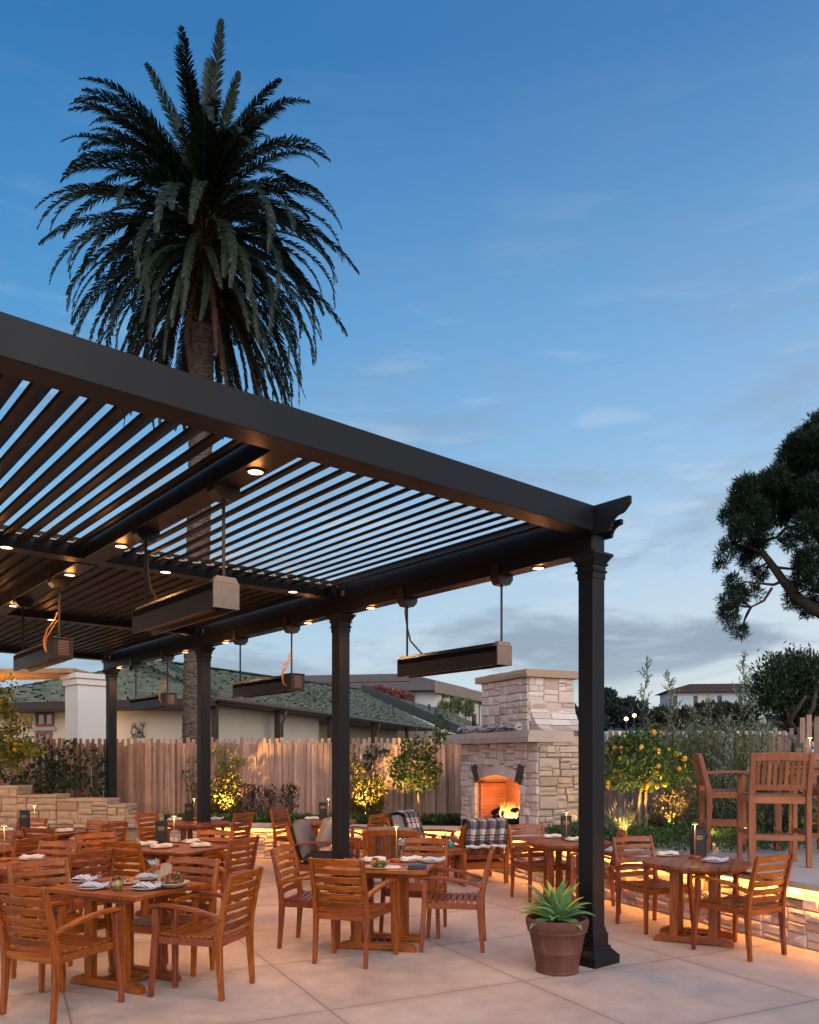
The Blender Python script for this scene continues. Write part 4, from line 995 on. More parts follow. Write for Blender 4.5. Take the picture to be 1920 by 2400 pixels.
# ================================================================== THINGS ON THE TABLES
china = plain('stoneware', (.50, .46, .42), .35, .5, .08, 30); china_d = plain('speckled_stoneware', (.40, .36, .31), .45, .5, .2, 90)
def napkinmat():
    k = Mat('napkin_cloth'); sp = k.t.nodes.new('ShaderNodeSeparateXYZ'); v = k.coord((1, 1, 1)); k.l(v, sp.inputs[0])
    a = k.math('GREATER_THAN', k.math('FRACT', k.math('MULTIPLY', k.math('ADD', sp.outputs[0], k.math('MULTIPLY', sp.outputs[2], 2.2)), 27)), .62); b = k.math('GREATER_THAN', k.math('FRACT', k.math('MULTIPLY', sp.outputs[1], 24)), .66)
    f = k.math('MULTIPLY', k.math('ADD', a, b), .5); k.color(k.mix(f, (.60, .57, .58), (.05, .085, .30))).set(.95, .1).bump(k.noise(v, 90, 3), .4, .003); return k.m
napm = napkinmat(); napw = plain('white_napkin', (.56, .52, .50), .95, .1, .1, 40, .4)
def make_plate(r_=.105, nap=napm, ang=20, seed=1):
    root = empty('side_plate', (0, 0, 0), 0, None, 'plate'); m = MB(); m.lathe([(.0, .004), (r_ * .55, .004), (r_ * .62, .0), (r_ * .66, .002), (r_, .014), (r_ * 1.0, .018), (r_ * .68, .008), (0, .009)], 28); m.build('dish', china, root); return root
def make_napkin(mat, seed):
    r = random.Random(seed); m = MB()
    for lay in range(4):
        nx, ny = 12, 6; lx, ly = .23 - lay * .012, .092 - lay * .008; vs = []; fs = []
        for i in range(nx + 1):
            for j in range(ny + 1):
                u, v = i / nx - .5, j / ny - .5; e = (1 - (2 * v) ** 4)
                vs.append((u * lx + lay * .006, v * ly + .006 * math.sin(u * 9 + seed + lay), .004 + lay * .0085 * (.35 + .65 * e) + .007 * math.sin(u * 8 + seed) + .006 * abs(u) * 2 + r.uniform(-.001, .001)))
        for i in range(nx):
            for j in range(ny): fs.append((i * (ny + 1) + j, (i + 1) * (ny + 1) + j, (i + 1) * (ny + 1) + j + 1, i * (ny + 1) + j + 1))
        m.add(vs, fs, True)
    o = m.build('napkin', mat); o['category'] = 'napkin'; s_ = o.modifiers.new('thick', 'SOLIDIFY'); s_.thickness = .004; return o
ppl = Placer(make_plate()); pn1 = Placer(make_napkin(napm, 3)); pn2 = Placer(make_napkin(napw, 7)); bpy.context.view_layer.update()
def setting(px, py, a, where, white=False, z=TOPZ):
    p = G(px, py, z); ppl((p.x, p.y, z), R(a), 'small round stoneware plate under a folded napkin ' + where, 'side plates')
    o = (pn2 if white else pn1)((p.x + .015, p.y, z + .017), R(a), ('white' if white else 'checked') + ' napkin folded on the plate ' + where, 'folded napkins'); return o
setting(197, 2066, -10, 'at the far corner of the cocktail table'); setting(217, 2083, 4, 'beside the yellow cocktail'); setting(341, 2084, -6, 'in front of the meat dish'); setting(344, 2061, 25, 'behind the martini glass')
setting(375, 1988, 15, 'under the black menu on the middle table', True); setting(342, 1982, 0, 'behind the black menu on the middle table', True); setting(468, 1985, -8, 'at the open corner of the middle table', True); setting(448, 1976, 30, 'by the thin lamp on the middle table', True)
setting(72, 2015, 0, 'on the table behind the pale chair', True); setting(110, 2028, 10, 'at the blue-edged corner of the golden table')
setting(150, 1950, 0, 'at the table end below the stepped wall', True); setting(86, 1947, 10, 'between menu and lamp below the stepped wall', True); setting(10, 1949, 0, 'at the picture edge below the stepped wall', True)
setting(408, 1924, 0, 'on the round table by the seat wall', True); setting(505, 1922, 0, 'on the round table past the third post')
setting(728, 1921, 0, 'on the round table past the second post', True)
setting(1558, 2006, -5, 'by the wall on the lamp table', True); setting(1672, 2021, -12, 'nearest the golden chair on the lamp table')
setting(1290, 1964, 0, 'on the round table behind the agave', True); setting(1345, 1971, 0, 'touching the corner post outline', True)
setting(958, 2019, 12, 'under the wine glass', True); setting(1010, 2021, 4, 'behind the blue box'); setting(872, 2020, 0, 'at the far side of the salad plate', True)

lampglow = emit('lamp_filament', (1.0, .62, .28), 14.0)
def make_table_lamp():
    root = empty('table_lamp', (0, 0, 0), 0, None, 'lamp')
    m = MB(); m.lathe([(.053, 0), (.055, .004), (.055, .024), (.05, .028)], 24); m.build('lamp_base', teak[0], root)
    m = MB(); m.lathe([(.004, .028), (.0035, .335)], 10); m.build('lamp_stem', plain('brass_stem', (.42, .25, .10), .35, .6), root)
    m = MB(); m.lathe([(.030, .330), (.031, .334), (.018, .346), (.0, .349)], 20); m.build('lamp_shade', plain('brass_shade', (.35, .22, .10), .4, .6), root)
    m = MB(); m.lathe([(.0, .3285), (.025, .3285), (.026, .3299)], 16, sm=False); m.build('bulb', lampglow, root); return root
ptl = Placer(make_table_lamp()); bpy.context.view_layer.update()
def tlamp(p, lb, power=2.2):
    ptl(p, 0, lb, 'slim rechargeable table lamps'); lamp('table_lamp_light', 'SPOT', (p[0], p[1], p[2] + .322), power, (1, .56, .20), size=.015, spot=165, aim=(0, 0, -1), blend=.5)
for px, py, lb in ((1629, 2012, 'slim lamp on wooden disc beside the menu stand by the lit wall'), (1328, 1969, 'slim lamp in front of the menu stand behind the agave'), (408, 1984, 'slim lamp beside the menu stand on the middle table'),
                   (10, 2018, 'slim lamp at the picture edge behind the pale chair'), (81, 1946, 'slim lamp next to the menu stand below the stepped wall'), (929, 2020, 'slim lamp standing by the red wine glass'), (455, 1921, 'slim lamp on the round table before the third post'), (770, 1921, 'slim lamp next to the menu stand near the second post')):
    p = G(px, py, TOPZ); tlamp((p.x, p.y, TOPZ), lb)
p = D(1899, 1795, 9.6); tlamp((p.x, p.y, BZ + 1.05), 'slim lamp on the tall bar table')
menu_blk = plain('menu_black', (.012, .012, .013), .5, .4, .2, 30); gold = plain('gold_print', (.32, .20, .10), .4, .5, .2, 200)
def make_menu():
    root = empty('menu_stand', (0, 0, 0), 0, None, 'menu'); m = MB(); m.box(-.063, .063, -.022, .022, 0, .272); m.build('sleeve', menu_blk, root, bevel=.002)
    g = MB(); r = random.Random(4)      # three lines of small gilt lettering, too small to read
    for ln_, (z, h, wd) in enumerate(((.196, .012, .030), (.180, .010, .040), (.166, .008, .026))):
        x = -wd
        while x < wd: w_ = r.uniform(.003, .006); g.box(x, x + w_, -.0228, -.0222, z, z + h * r.choice((1, 1, .7))); x += w_ + .0018
    g.build('gilt_lettering', gold, root); return root
pmn = Placer(make_menu()); bpy.context.view_layer.update()
def menu(px, py, a, lb, z=TOPZ, Y=None):
    p = G(px, py, z) if Y is None else D(px, py, Y); pmn((p.x, p.y, z), R(a), lb, 'black menu stands with gilt lettering')
menu(1637, 2008, 12, 'black menu stand behind the lamp by the lit wall'); menu(1327, 1964, 6, 'black menu stand behind the agave and corner post'); menu(379, 1981, 0, 'black menu stand on the middle table before the third post')
menu(58, 1946, -4, 'black menu stand below the stepped wall'); menu(443, 1924, 0, 'black menu stand on the far round table by the third post'); menu(757, 1920, 0, 'black menu stand beside the second post')
menu(1870, 1795, 8, 'black menu stand lit gold on the tall bar table', BZ + 1.05, 9.65)

glassm = glassmat('clear_glass', (.96, .98, .98)); juice = plain('yellow_juice', (.85, .50, .05), .3, .5, .05); wine = plain('red_wine', (.035, .004, .006), .15, .6, .1)
# yellow cocktail
p = G(275, 2086, TOPZ); root = empty('cocktail_tumbler', p, 0, 'short tumbler of yellow cocktail with a sprig', 'glass')
m = MB(); m.lathe([(.0, 0), (.038, 0), (.040, .004), (.043, .096), (.040, .096), (.0375, .012), (.0, .012)], 28); m.build('tumbler', glassm, root)
m = MB(); m.lathe([(.0, .0135), (.0368, .0135), (.0388, .066), (.0, .066)], 24); m.build('drink', juice, root)
m = MB(); r = random.Random(2)
for i in range(9): m.leaf(Vector((.012, 0, .078)), Vector((r.uniform(-1, 1), r.uniform(-1, 1), r.uniform(.2, 1))), Vector((0, 0, 1)), .03, .012)
m.build('herb_sprig', leafmat('herb', [(.06, .12, .03), (.12, .18, .05)]), root)
# martini
p = G(359, 2066, TOPZ); root = empty('martini_glass', p, 0, 'stemmed martini glass with a berry garnish', 'glass')
m = MB(); m.lathe([(.0, 0), (.036, .001), (.034, .004), (.006, .010), (.004, .018), (.0038, .095), (.008, .102), (.052, .175), (.0505, .1755), (.008, .106), (0, .105)], 28); m.build('stemware', glassm, root)
m = MB(); m.lathe([(.0, .107), (.006, .107), (.0405, .155), (.0, .155)], 24); m.build('drink', plain('pale_martini', (.42, .36, .30), .1, .6, .05), root)
m = MB(); m.lathe([(.0, .156), (.008, .160), (.008, .168), (.0, .174)], 10, (.012, 0, 0)); m.build('berry', wine, root)
# red wine glasses
def make_wine():
    root = empty('wine_glass', (0, 0, 0), 0, None, 'glass'); m = MB(); m.lathe([(.0, 0), (.036, .001), (.034, .004), (.006, .009), (.004, .02), (.0038, .085), (.008, .093), (.032, .120), (.041, .150), (.040, .185), (.033, .222), (.0322, .222), (.039, .185), (.040, .150), (.031, .121), (.006, .096), (0, .095)], 28); m.build('stemware', glassm, root)
    m = MB(); m.lathe([(.0, .0965), (.006, .0965), (.0303, .1215), (.0385, .146), (.0, .146)], 24); m.build('drink', wine, root); return root
pw = Placer(make_wine()); bpy.context.view_layer.update()
p = G(941, 2017, TOPZ); pw(p, 0, 'red wine glass standing next to the slim lamp on the salad table', 'red wine glasses'); pw((.46, 10.88, .514), 0, 'red wine glass on the small side table by the fire', 'red wine glasses')
# food
def blob(mb, c, r0, seed, sq=.7, n=8):
    r = random.Random(seed); vs = []; fs = []; k = n * 2
    for i in range(n + 1):
        for j in range(k):
            a, b = math.pi * i / n, 2 * math.pi * j / k; d = Vector((math.sin(a) * math.cos(b), math.sin(a) * math.sin(b), math.cos(a)))
            q = r0 * (1 + .35 * (noise.noise(d * 1.6 + Vector((seed, 0, 0)))) + .16 * noise.noise(d * 5 + Vector((0, seed, 0)))); vs.append((c[0] + d.x * q, c[1] + d.y * q, c[2] + d.z * q * sq))
    for i in range(n):
        for j in range(k): fs.append((i * k + j, (i + 1) * k + j, (i + 1) * k + (j + 1) % k, i * k + (j + 1) % k))
    mb.add(vs, fs, True)
meat = plain('roast_meat', (.13, .042, .016), .35, .6, .5, 40, .5); bread = plain('bread_crust', (.36, .18, .07), .8, .2, .4, 30, .4)
green = leafmat('salad_leaves', [(.14, .24, .04), (.22, .30, .06), (.10, .18, .03)]); pink = plain('pickled_onion', (.50, .11, .14), .4, .5, .3, 40); orange = plain('fried_bites', (.52, .22, .05), .6, .3, .4, 50, .4)
p = G(404, 2079, TOPZ); root = empty('meat_dish', p, 0, 'shallow speckled bowl piled with browned meat and garnish', 'dish')
m = MB(); m.lathe([(0, .003), (.06, .003), (.066, 0), (.08, .006), (.125, .034), (.128, .040), (.122, .040), (.08, .014), (0, .012)], 32); m.build('bowl', china_d, root)
m = MB()
for i, (x, y, z, q) in enumerate(((-.05, 0, .045, .042), (.035, .02, .048, .045), (0, -.03, .05, .04), (-.02, .03, .075, .035), (.05, -.02, .045, .035), (-.06, .02, .06, .03))): blob(m, (x, y, z), q, i + 1)
m.build('meat', meat, root); m = MB(); r = random.Random(9)
for i in range(26): m.leaf(Vector((r.uniform(.0, .07), r.uniform(-.04, .03), .085 + r.uniform(-.01, .015))), Vector((r.uniform(-1, 1), r.uniform(-1, 1), r.uniform(0, 1))), Vector((0, 0, 1)), .035, .018)
m.build('garnish', green, root); m = MB(); 
for i in range(7): m.tube([(r.uniform(-.02, .04), r.uniform(-.03, .03), .10), (r.uniform(-.02, .04), r.uniform(-.03, .03), .112), (r.uniform(-.02, .05), r.uniform(-.03, .03), .10)], .004, 6)
m.build('pickle', pink, root)
p = G(300, 2071, TOPZ); root = empty('starter_plate', p, 0, 'pale plate of crisp orange bites behind the yellow cocktail', 'dish'); m = MB(); m.lathe([(0, .003), (.07, .003), (.09, .014), (.088, .018), (.06, .010), (0, .010)], 28); m.build('dish', china, root); m = MB()
for i in range(9): blob(m, (r.uniform(-.06, .06), r.uniform(-.03, .03), .026 + r.uniform(0, .012)), .016, 30 + i, .9, 6)
m.build('fried_bites', orange, root)
p = G(384, 2064, TOPZ); o = MB(); vs = [(-.052, .0, .004), (.052, .0, .004), (.058, .03, .125), (-.02, .035, .14), (-.048, .03, .115)]; o.prism([(-.052, .003), (.050, .003), (.057, .120), (.02, .135), (-.03, .125)], lambda a, b: Vector((a, b * .25, b)), lambda a, b: Vector((a, b * .25 + .006, b))); o = o.build('menu_card', plain('kraft_card', (.42, .31, .20), .9, .1, .1), fix=True); o.location = p; tag(o, 'tan paper card leaning up behind the martini glass', 'card')
p = G(888, 2035, TOPZ); root = empty('salad_plate', p, 0, 'flat plate with a stuffed bread bowl, greens and grilled bites', 'dish'); m = MB(); m.lathe([(0, .003), (.09, .003), (.125, .013), (.123, .017), (.085, .009), (0, .009)], 32); m.build('dish', china_d, root)
m = MB(); blob(m, (-.035, .03, .045), .043, 61, .85); m.build('bread_bowl', bread, root); m = MB()
for i in range(5): blob(m, (-.035 + r.uniform(-.02, .02), .02 + r.uniform(-.02, .02), .082), .012, 70 + i, .8, 6)
m.build('filling', meat, root); m = MB()
for i in range(60): m.leaf(Vector((r.uniform(-.03, .07), r.uniform(-.06, .0), .018 + r.uniform(0, .028))), Vector((r.uniform(-1, 1), r.uniform(-1, 1), r.uniform(0, .8))), Vector((0, 0, 1)), .04, .024)
m.build('greens', green, root); m = MB()
for i in range(9): blob(m, (r.uniform(-.05, .07), r.uniform(-.085, -.05), .02), .012, 80 + i, .8, 6)
m.build('grilled_bites', meat, root)
p = G(978, 2036, TOPZ); o = MB(); o.box(-.075, .075, -.055, .055, .001, .036); o = o.build('blue_box', plain('navy_card', (.018, .04, .075), .45, .5, .15), bevel=.003); o.location = p; o.rotation_euler = (0, 0, R(-8)); tag(o, 'flat navy blue box at the table corner next to the salad plate', 'box')
p = G(918, 2036, TOPZ); o = MB(); pillow(o, (0, 0, .012), .17, .09, .026); o = o.build('rumpled_napkin', napw); o.location = p; o.rotation_euler = (0, 0, R(15)); tag(o, 'rumpled white napkin between the salad plate and the blue box', 'napkin')
o = MB(); o.lathe([(.0, 0), (.036, 0), (.036, .088), (.030, .094), (.03, .088), (0, .086)], 20); o = o.build('candle_tumbler', plain('teal_glaze', (.02, .30, .29), .3, .5, .1)); o.location = (.545, 10.70, .513); tag(o, 'teal candle tumbler on the small side table', 'candle')

# potted agave
p = Vector((1.184, 6.44, 0)); root = empty('potted_agave', p, 0, 'terracotta pot of green agave at the foot of the corner post', 'plant')
kt = Mat('terracotta'); vt_ = kt.coord((1, 1, 1)); ct_ = kt.ramp(kt.noise(vt_, 7, 6, .65), [(.3, (.085, .034, .026)), (.7, (.15, .060, .044))]); salt = kt.ramp(kt.noise(kt.coord((5, 5, 1.6)), 2.2, 6, .7), [(.56, (0, 0, 0)), (.72, (1, 1, 1))]); kt.color(kt.mix(kt.math('MULTIPLY', salt, .28), ct_, (.30, .19, .16))).set(.75, .3).bump(kt.noise(vt_, 30, 4), .25, .006); terra = kt.m; m = MB()
m.lathe([(.165, .0), (.172, .004), (.172, .018), (.165, .024), (.166, .03), (.192, .165), (.195, .168), (.193, .172), (.222, .318), (.235, .324), (.237, .334), (.233, .342), (.240, .350), (.249, .385), (.250, .415), (.243, .430), (.230, .434), (.218, .428), (.212, .405), (.21, .39)], 48); m.build('pot', terra, root)
m = MB(); m.lathe([(.0, .393), (.211, .391)], 24); m.build('soil', soilm, root)
def agave_leaf(mb, az, el, ln, wd, curl, z0=.41):
    d = Vector((math.cos(az), math.sin(az), 0)); sd_ = Vector((-math.sin(az), math.cos(az), 0)); n_ = 9; pos = Vector((0, 0, z0)) + d * .012; a = el; rows = []
    prof = [.55, .72, .88, .98, 1.0, .95, .80, .58, .30, .015]
    for i in range(n_ + 1):
        w_ = wd * prof[i]; t = Vector((0, 0, math.sin(a))) + d * math.cos(a); nn = Vector((0, 0, math.cos(a))) - d * math.sin(a)
        rows.append([pos - sd_ * w_ / 2 + nn * w_ * .20, pos - sd_ * w_ * .25 + nn * w_ * .04, pos - nn * .006 * (1 - i / n_), pos + sd_ * w_ * .25 + nn * w_ * .04, pos + sd_ * w_ / 2 + nn * w_ * .20]); pos = pos + t * ln / n_; a -= curl * (i / n_) ** 1.5 / n_ * 2
    vs = [q for rw in rows for q in rw]; fs = [(5 * i + k, 5 * i + k + 1, 5 * i + 6 + k, 5 * i + 5 + k) for i in range(n_) for k in range(4)]; mb.add(vs, fs, True)
k = Mat('agave_leaf'); c = k.ramp(k.island(), [(0, (.11, .24, .06)), (.30, (.15, .30, .11)), (.6, (.09, .22, .09)), (.85, (.26, .34, .05)), (1, (.38, .40, .06))]); sp = k.t.nodes.new('ShaderNodeSeparateXYZ'); k.l(k.coord((1, 1, 1)), sp.inputs[0])
c = k.hsv(c, None, None, k.rng(k.noise(k.coord((3, 3, 14)), 4, 3), .75, 1.2)); k.color(c).set(.42, .45)
m = MB(); r = random.Random(12)
for i in range(34):
    t = i / 33; el = R(80 - 72 * t + r.uniform(-6, 6)); az = i * 2.39996 + r.uniform(-.15, .15); agave_leaf(m, az, el, .20 + .10 * min(1, t * 1.6) + (.10 if t < .35 else 0) + r.uniform(-.02, .02), .080 + .014 * r.random(), R(25 + 72 * t * r.uniform(.5, 1.15)), .40 + .02 * (1 - t))
ob = m.build('leaves', k.m, root); s_ = ob.modifiers.new('thick', 'SOLIDIFY'); s_.thickness = .006

# ================================================================== HOUSES AND FAR BUILDINGS
stucco = plain('cream_stucco', (.60, .50, .40), .9, .15, .05, 1.2, .05); stucco_w = plain('white_stucco', (.66, .62, .57), .9, .15, .04, 1.5)
trimb = plain('dark_trim', (.045, .030, .024), .6, .4, .2); gutterm = plain('gutter_brown', (.075, .050, .040), .45, .5, .15)
def roofmat():
    k = Mat('green_shingle'); c = k.ramp(k.island(), [(0, (.050, .085, .062)), (.4, (.075, .125, .085)), (.7, (.095, .14, .10)), (.9, (.06, .105, .078)), (1, (.13, .15, .12))])
    c = k.hsv(c, None, None, k.rng(k.noise(k.coord((1, 1, 1)), .9, 5), .6, 1.35)); k.color(c).set(.9, .2); return k.m
roofm = roofmat()
def shingles(mb, a, b, c, d, cw=.30, ch=.22, seed=1, th=.065, butts=None):
    """plane a-b along the eave, d-c along the ridge, laid with overlapping uneven shingles"""
    a, b, c, d = Vector(a), Vector(b), Vector(c), Vector(d); r = random.Random(seed); nrm = (b - a).cross(d - a).normalized()
    if nrm.z < 0: nrm = -nrm
    n_ = max(1, int(max((d - a).length, (c - b).length) / ch))
    for i in range(n_):
        t0, t1 = i / n_, min(1, (i + 1.25) / n_); p0, p1 = a.lerp(d, t0), b.lerp(c, t0); q0, q1 = a.lerp(d, t1), b.lerp(c, t1); m = max(1, int((p1 - p0).length / cw)); x = 0.0; ed = [0]
        while ed[-1] < 1: ed.append(min(1, ed[-1] + r.uniform(.6, 1.4) / m))
        for s0, s1 in zip(ed, ed[1:]):
            u = th * r.uniform(.4, 1.5); lo = (q0 - p0).normalized() * r.uniform(-.05, .03); A, B, C, E = p0.lerp(p1, s0) + lo, p0.lerp(p1, s1) + lo, q0.lerp(q1, s1), q0.lerp(q1, s0)
            mb.add([A + nrm * u, B + nrm * u, C + nrm * .004, E + nrm * .004], [(0, 1, 2, 3)])
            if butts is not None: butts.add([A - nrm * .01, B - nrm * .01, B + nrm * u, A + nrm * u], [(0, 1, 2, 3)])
HE = Vector((-5.32, 22.0, 0)); Hp = Vector((-.956, .294, 0)); Hq = Vector((.284, .959, 0)); EZ = 3.40
house = empty('green_roofed_house', HE, 0, 'low cream house with green shingle roof and dark gutters behind the stake fence', 'house')
A_, B_ = 10.0, 9.0
def hp(p, q, z): return Hp * p + Hq * q + Vector((0, 0, z))
pk0, pk1 = hp(4.6, 4.5, 5.0), hp(4.9, 4.5, 5.0)
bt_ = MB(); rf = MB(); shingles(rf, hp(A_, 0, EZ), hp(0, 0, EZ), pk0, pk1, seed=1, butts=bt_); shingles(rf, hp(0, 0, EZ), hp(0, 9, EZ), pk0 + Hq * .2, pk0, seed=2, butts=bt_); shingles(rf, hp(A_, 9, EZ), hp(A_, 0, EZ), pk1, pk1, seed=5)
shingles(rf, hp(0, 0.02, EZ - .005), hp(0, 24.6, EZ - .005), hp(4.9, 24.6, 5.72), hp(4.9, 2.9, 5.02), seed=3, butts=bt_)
u = MB(); dz_ = Vector((0, 0, .14)); u.add([hp(A_, 0, EZ - .09), hp(0, 0, EZ - .09), pk0 - dz_, pk1 - dz_], [(0, 1, 2, 3)]); u.add([hp(0, 0, EZ - .09), hp(0, 9, EZ - .09), pk0 + Hq * .2 - dz_], [(0, 1, 2)]); u.add([hp(A_, 9, EZ - .09), hp(A_, 0, EZ - .09), pk1 - dz_], [(0, 1, 2)])
u.add([hp(4.9, 24.6, 5.5), hp(A_, 24.6, EZ), hp(A_, 9, EZ), hp(4.9, 3, 4.8)], [(0, 1, 2, 3)])
roof = rf.build('roof', roofm, house); bt_.build('shingle_edges', plain('lit_butts', (.22, .25, .205), .9, .1, .35, 2), roof); u.build('roof_deck', trimb, roof)  # paler edge colour paints in the light caught by the shingle butts
wl = MB(); wl.hexa([hp(.75, .75, 0), hp(A_ - .6, .75, 0), hp(A_ - .6, 9, 0), hp(.75, 9, 0), hp(.75, .75, EZ + .12), hp(A_ - .6, .75, EZ + .12), hp(A_ - .6, 9, EZ + .12), hp(.75, 9, EZ + .12)]); wl.hexa([hp(2.3, 9, 0), hp(A_ - .6, 9, 0), hp(A_ - .6, 24, 0), hp(2.3, 24, 0), hp(2.3, 9, EZ + .6), hp(A_ - .6, 9, EZ + .6), hp(A_ - .6, 24, EZ + .6), hp(2.3, 24, EZ + .6)])
wl.build('wall', stucco, house, fix=True)
f_ = MB(); f_.sweep([hp(A_, -.01, EZ - .13), hp(0, -.01, EZ - .13)], (0, 0, 1), .22, .05); f_.sweep([hp(A_, .30, EZ - .24), hp(.3, .30, EZ - .24)], (0, 0, 1), .10, .62); f_.build('fascia', trimb, house)
g_ = MB(); g_.tube([hp(-.05, -.1, EZ - .04), hp(-.07, 10, EZ - .05), hp(-.05, 24.6, EZ - .06)], .075, 8); g_.build('gutter', gutterm, house)
so_ = MB(); so_.add([hp(0, 0, EZ - .12), hp(2.3, 0.8, EZ - .10), hp(2.3, 24.5, EZ - .10), hp(0, 24.5, EZ - .12)], [(0, 1, 2, 3)]); so_.build('porch_soffit', plain('soffit_grey', (.16, .14, .13), .8), house)
for q in (.35, 4.3, 8.8, 13.8, 19.0):
    m = MB(); b = hp(.22, q, 0); m.sweep([b, b + Vector((0, 0, EZ - .12))], Hp, .15, .15); ps = m.build('porch_post', trimb, house)
    if q in (4.3, 13.8): d = MB(); d.tube([hp(-.05, q + .05, EZ - .1), hp(-.05, q + .05, EZ - .3), hp(.10, q + .10, EZ - .55), hp(.10, q + .1, 0)], .045, 8); d.build('downpipe', gutterm, house)
w_ = MB(); 
def on_wall(p, z, out=0.0): return hp(p, .75 - out, z)
for (p0, p1, z0, z1) in ((5.98, 6.66, 2.70, 3.13), (6.06, 6.66, .8, 2.54)):
    fr = MB(); b_ = .07
    for (a0, a1, c0, c1) in ((p0, p1, z1 - b_, z1), (p0, p1, z0, z0 + b_), (p0, p0 + b_, z0 + b_, z1 - b_), (p1 - b_, p1, z0 + b_, z1 - b_), ((p0 + p1) / 2 - .03, (p0 + p1) / 2 + .03, z0 + b_, z1 - b_)):
        fr.hexa([on_wall(a0, c0, .05), on_wall(a1, c0, .05), on_wall(a1, c0, 0), on_wall(a0, c0, 0), on_wall(a0, c1, .05), on_wall(a1, c1, .05), on_wall(a1, c1, 0), on_wall(a0, c1, 0)])
    wo_ = fr.build('window', plain('window_wood', (.22, .075, .03), .5), house, fix=True); pn = MB(); pn.add([on_wall(p0, z0, .012), on_wall(p1, z0, .012), on_wall(p1, z1, .012), on_wall(p0, z1, .012)], [(0, 1, 2, 3)])
    kk = Mat('window_glass'); kk.color((.10, .09, .10)).set(.08, .9); pn.build('pane', kk.m, wo_)
st = MB(); st.hexa([on_wall(5.90, 2.57, .10), on_wall(6.74, 2.57, .10), on_wall(6.74, 2.57, 0), on_wall(5.90, 2.57, 0), on_wall(5.90, 2.67, .10), on_wall(6.74, 2.67, .10), on_wall(6.74, 2.67, 0), on_wall(5.90, 2.67, 0)]); st.build('window_sill', plain('sill_grey', (.36, .35, .36)), house, fix=True)
rc = MB()
for a_, b_ in ((hp(0, 0, EZ), pk0), (hp(A_, 0, EZ), pk1), (pk0, pk1), (pk0 + Hq * .2, hp(4.9, 24.6, 5.74))):
    n_ = max(1, int((b_ - a_).length / .32)); d_ = (b_ - a_).normalized(); s_ = d_.cross(Vector((0, 0, 1))).normalized()
    for i in range(n_): p_ = a_.lerp(b_, i / n_) + Vector((0, 0, .05)); rc.sweep([p_ + Vector((0, 0, .03)), p_ + d_ * .36], s_, .30, .035)
rc.build('ridge_cap', plain('ridge_cap', (.065, .10, .075), .9, .1, .4, 3), roof)
vt = MB()
for q, t in ((10.2, .30), (12.5, .55), (20, .25), (22, .45)): b = hp(0, q, EZ).lerp(hp(4.9, q, 5.3), t); vt.tube([b, b + Vector((0, 0, .45))], .06, 8)
vt.build('vent_pipe', gutterm, roof)
lamp('porch_lamp', 'POINT', HE + hp(4.2, -.15, 2.75), 26, (1, .60, .30), size=.15)
lamp('porch_lamp', 'POINT', HE + hp(7.8, -.5, 2.0), 14, (1, .62, .32), size=.15)
# wrought-iron emblem on the house wall: branches over an arch with the word
em = empty('wall_emblem', HE + on_wall(2.95, 0, .06), 0, 'dark wrought-iron emblem of curling branches over an arched word on the cream wall', 'sign')
eo = HE + on_wall(2.95, 0, .06); sc_ = 1.0 / 98.0 * .30
ey = 2.62
def E(px, py):   # emblem drawing units = pixels of the enlarged crop
    return -Hp * ((px - 870) * .000422) + Vector((0, 0, 2.33 + (1500 - py) * .000402))
curves = [([(340, 1540), (420, 1370), (560, 1250), (720, 1180), (900, 1170), (1080, 1210), (1230, 1310), (1370, 1480)], 42), ([(430, 1350), (330, 1170), (280, 1060), (320, 900), (390, 760), (520, 700), (620, 720), (700, 830), (780, 980), (900, 1150)], 34), ([(390, 740), (320, 610), (270, 620)], 26), ([(400, 740), (470, 590), (420, 370)], 24), ([(470, 590), (560, 640), (600, 600), (640, 420)], 24), ([(620, 760), (560, 820), (560, 900)], 18), ([(780, 1010), (700, 1050), (610, 1060)], 22),
          ([(1230, 1280), (1190, 1100), (1230, 900), (1240, 760), (1170, 630), (1040, 610), (920, 670)], 30), ([(1100, 600), (1050, 480), (990, 340)], 22), ([(1080, 560), (1120, 340)], 20), ([(1180, 640), (1260, 550), (1360, 430)], 34), ([(1270, 620), (1350, 740)], 22), ([(1000, 1150), (900, 1040), (780, 950), (770, 850), (860, 790), (940, 850), (900, 920)], 26), ([(1010, 1080), (1000, 900), (1080, 750)], 22), ([(1180, 1030), (1060, 1050), (990, 990)], 24), ([(170, 1200), (280, 1110)], 18)]
mb = MB()
for pts, wd in curves: mb.tube([E(*p) for p in pts], wd * .00042 * .95, 6)
mb.build('iron_branches', dark_metal, em)
for ch, px in zip('CASA', (610, 790, 960, 1120)):
    fc = bpy.data.curves.new('arch_letter', 'FONT'); fc.body = ch; fc.size = .105; fc.align_x = 'CENTER'; fc.extrude = .012; fc.materials.append(dark_metal)
    t_ = text_mesh('iron_letter', fc, em); q = E(px, 1505 - (20 if px in (790, 960) else 0)); t_.location = q; t_.rotation_euler = (R(90), 0, math.atan2(-Hp.y, -Hp.x))
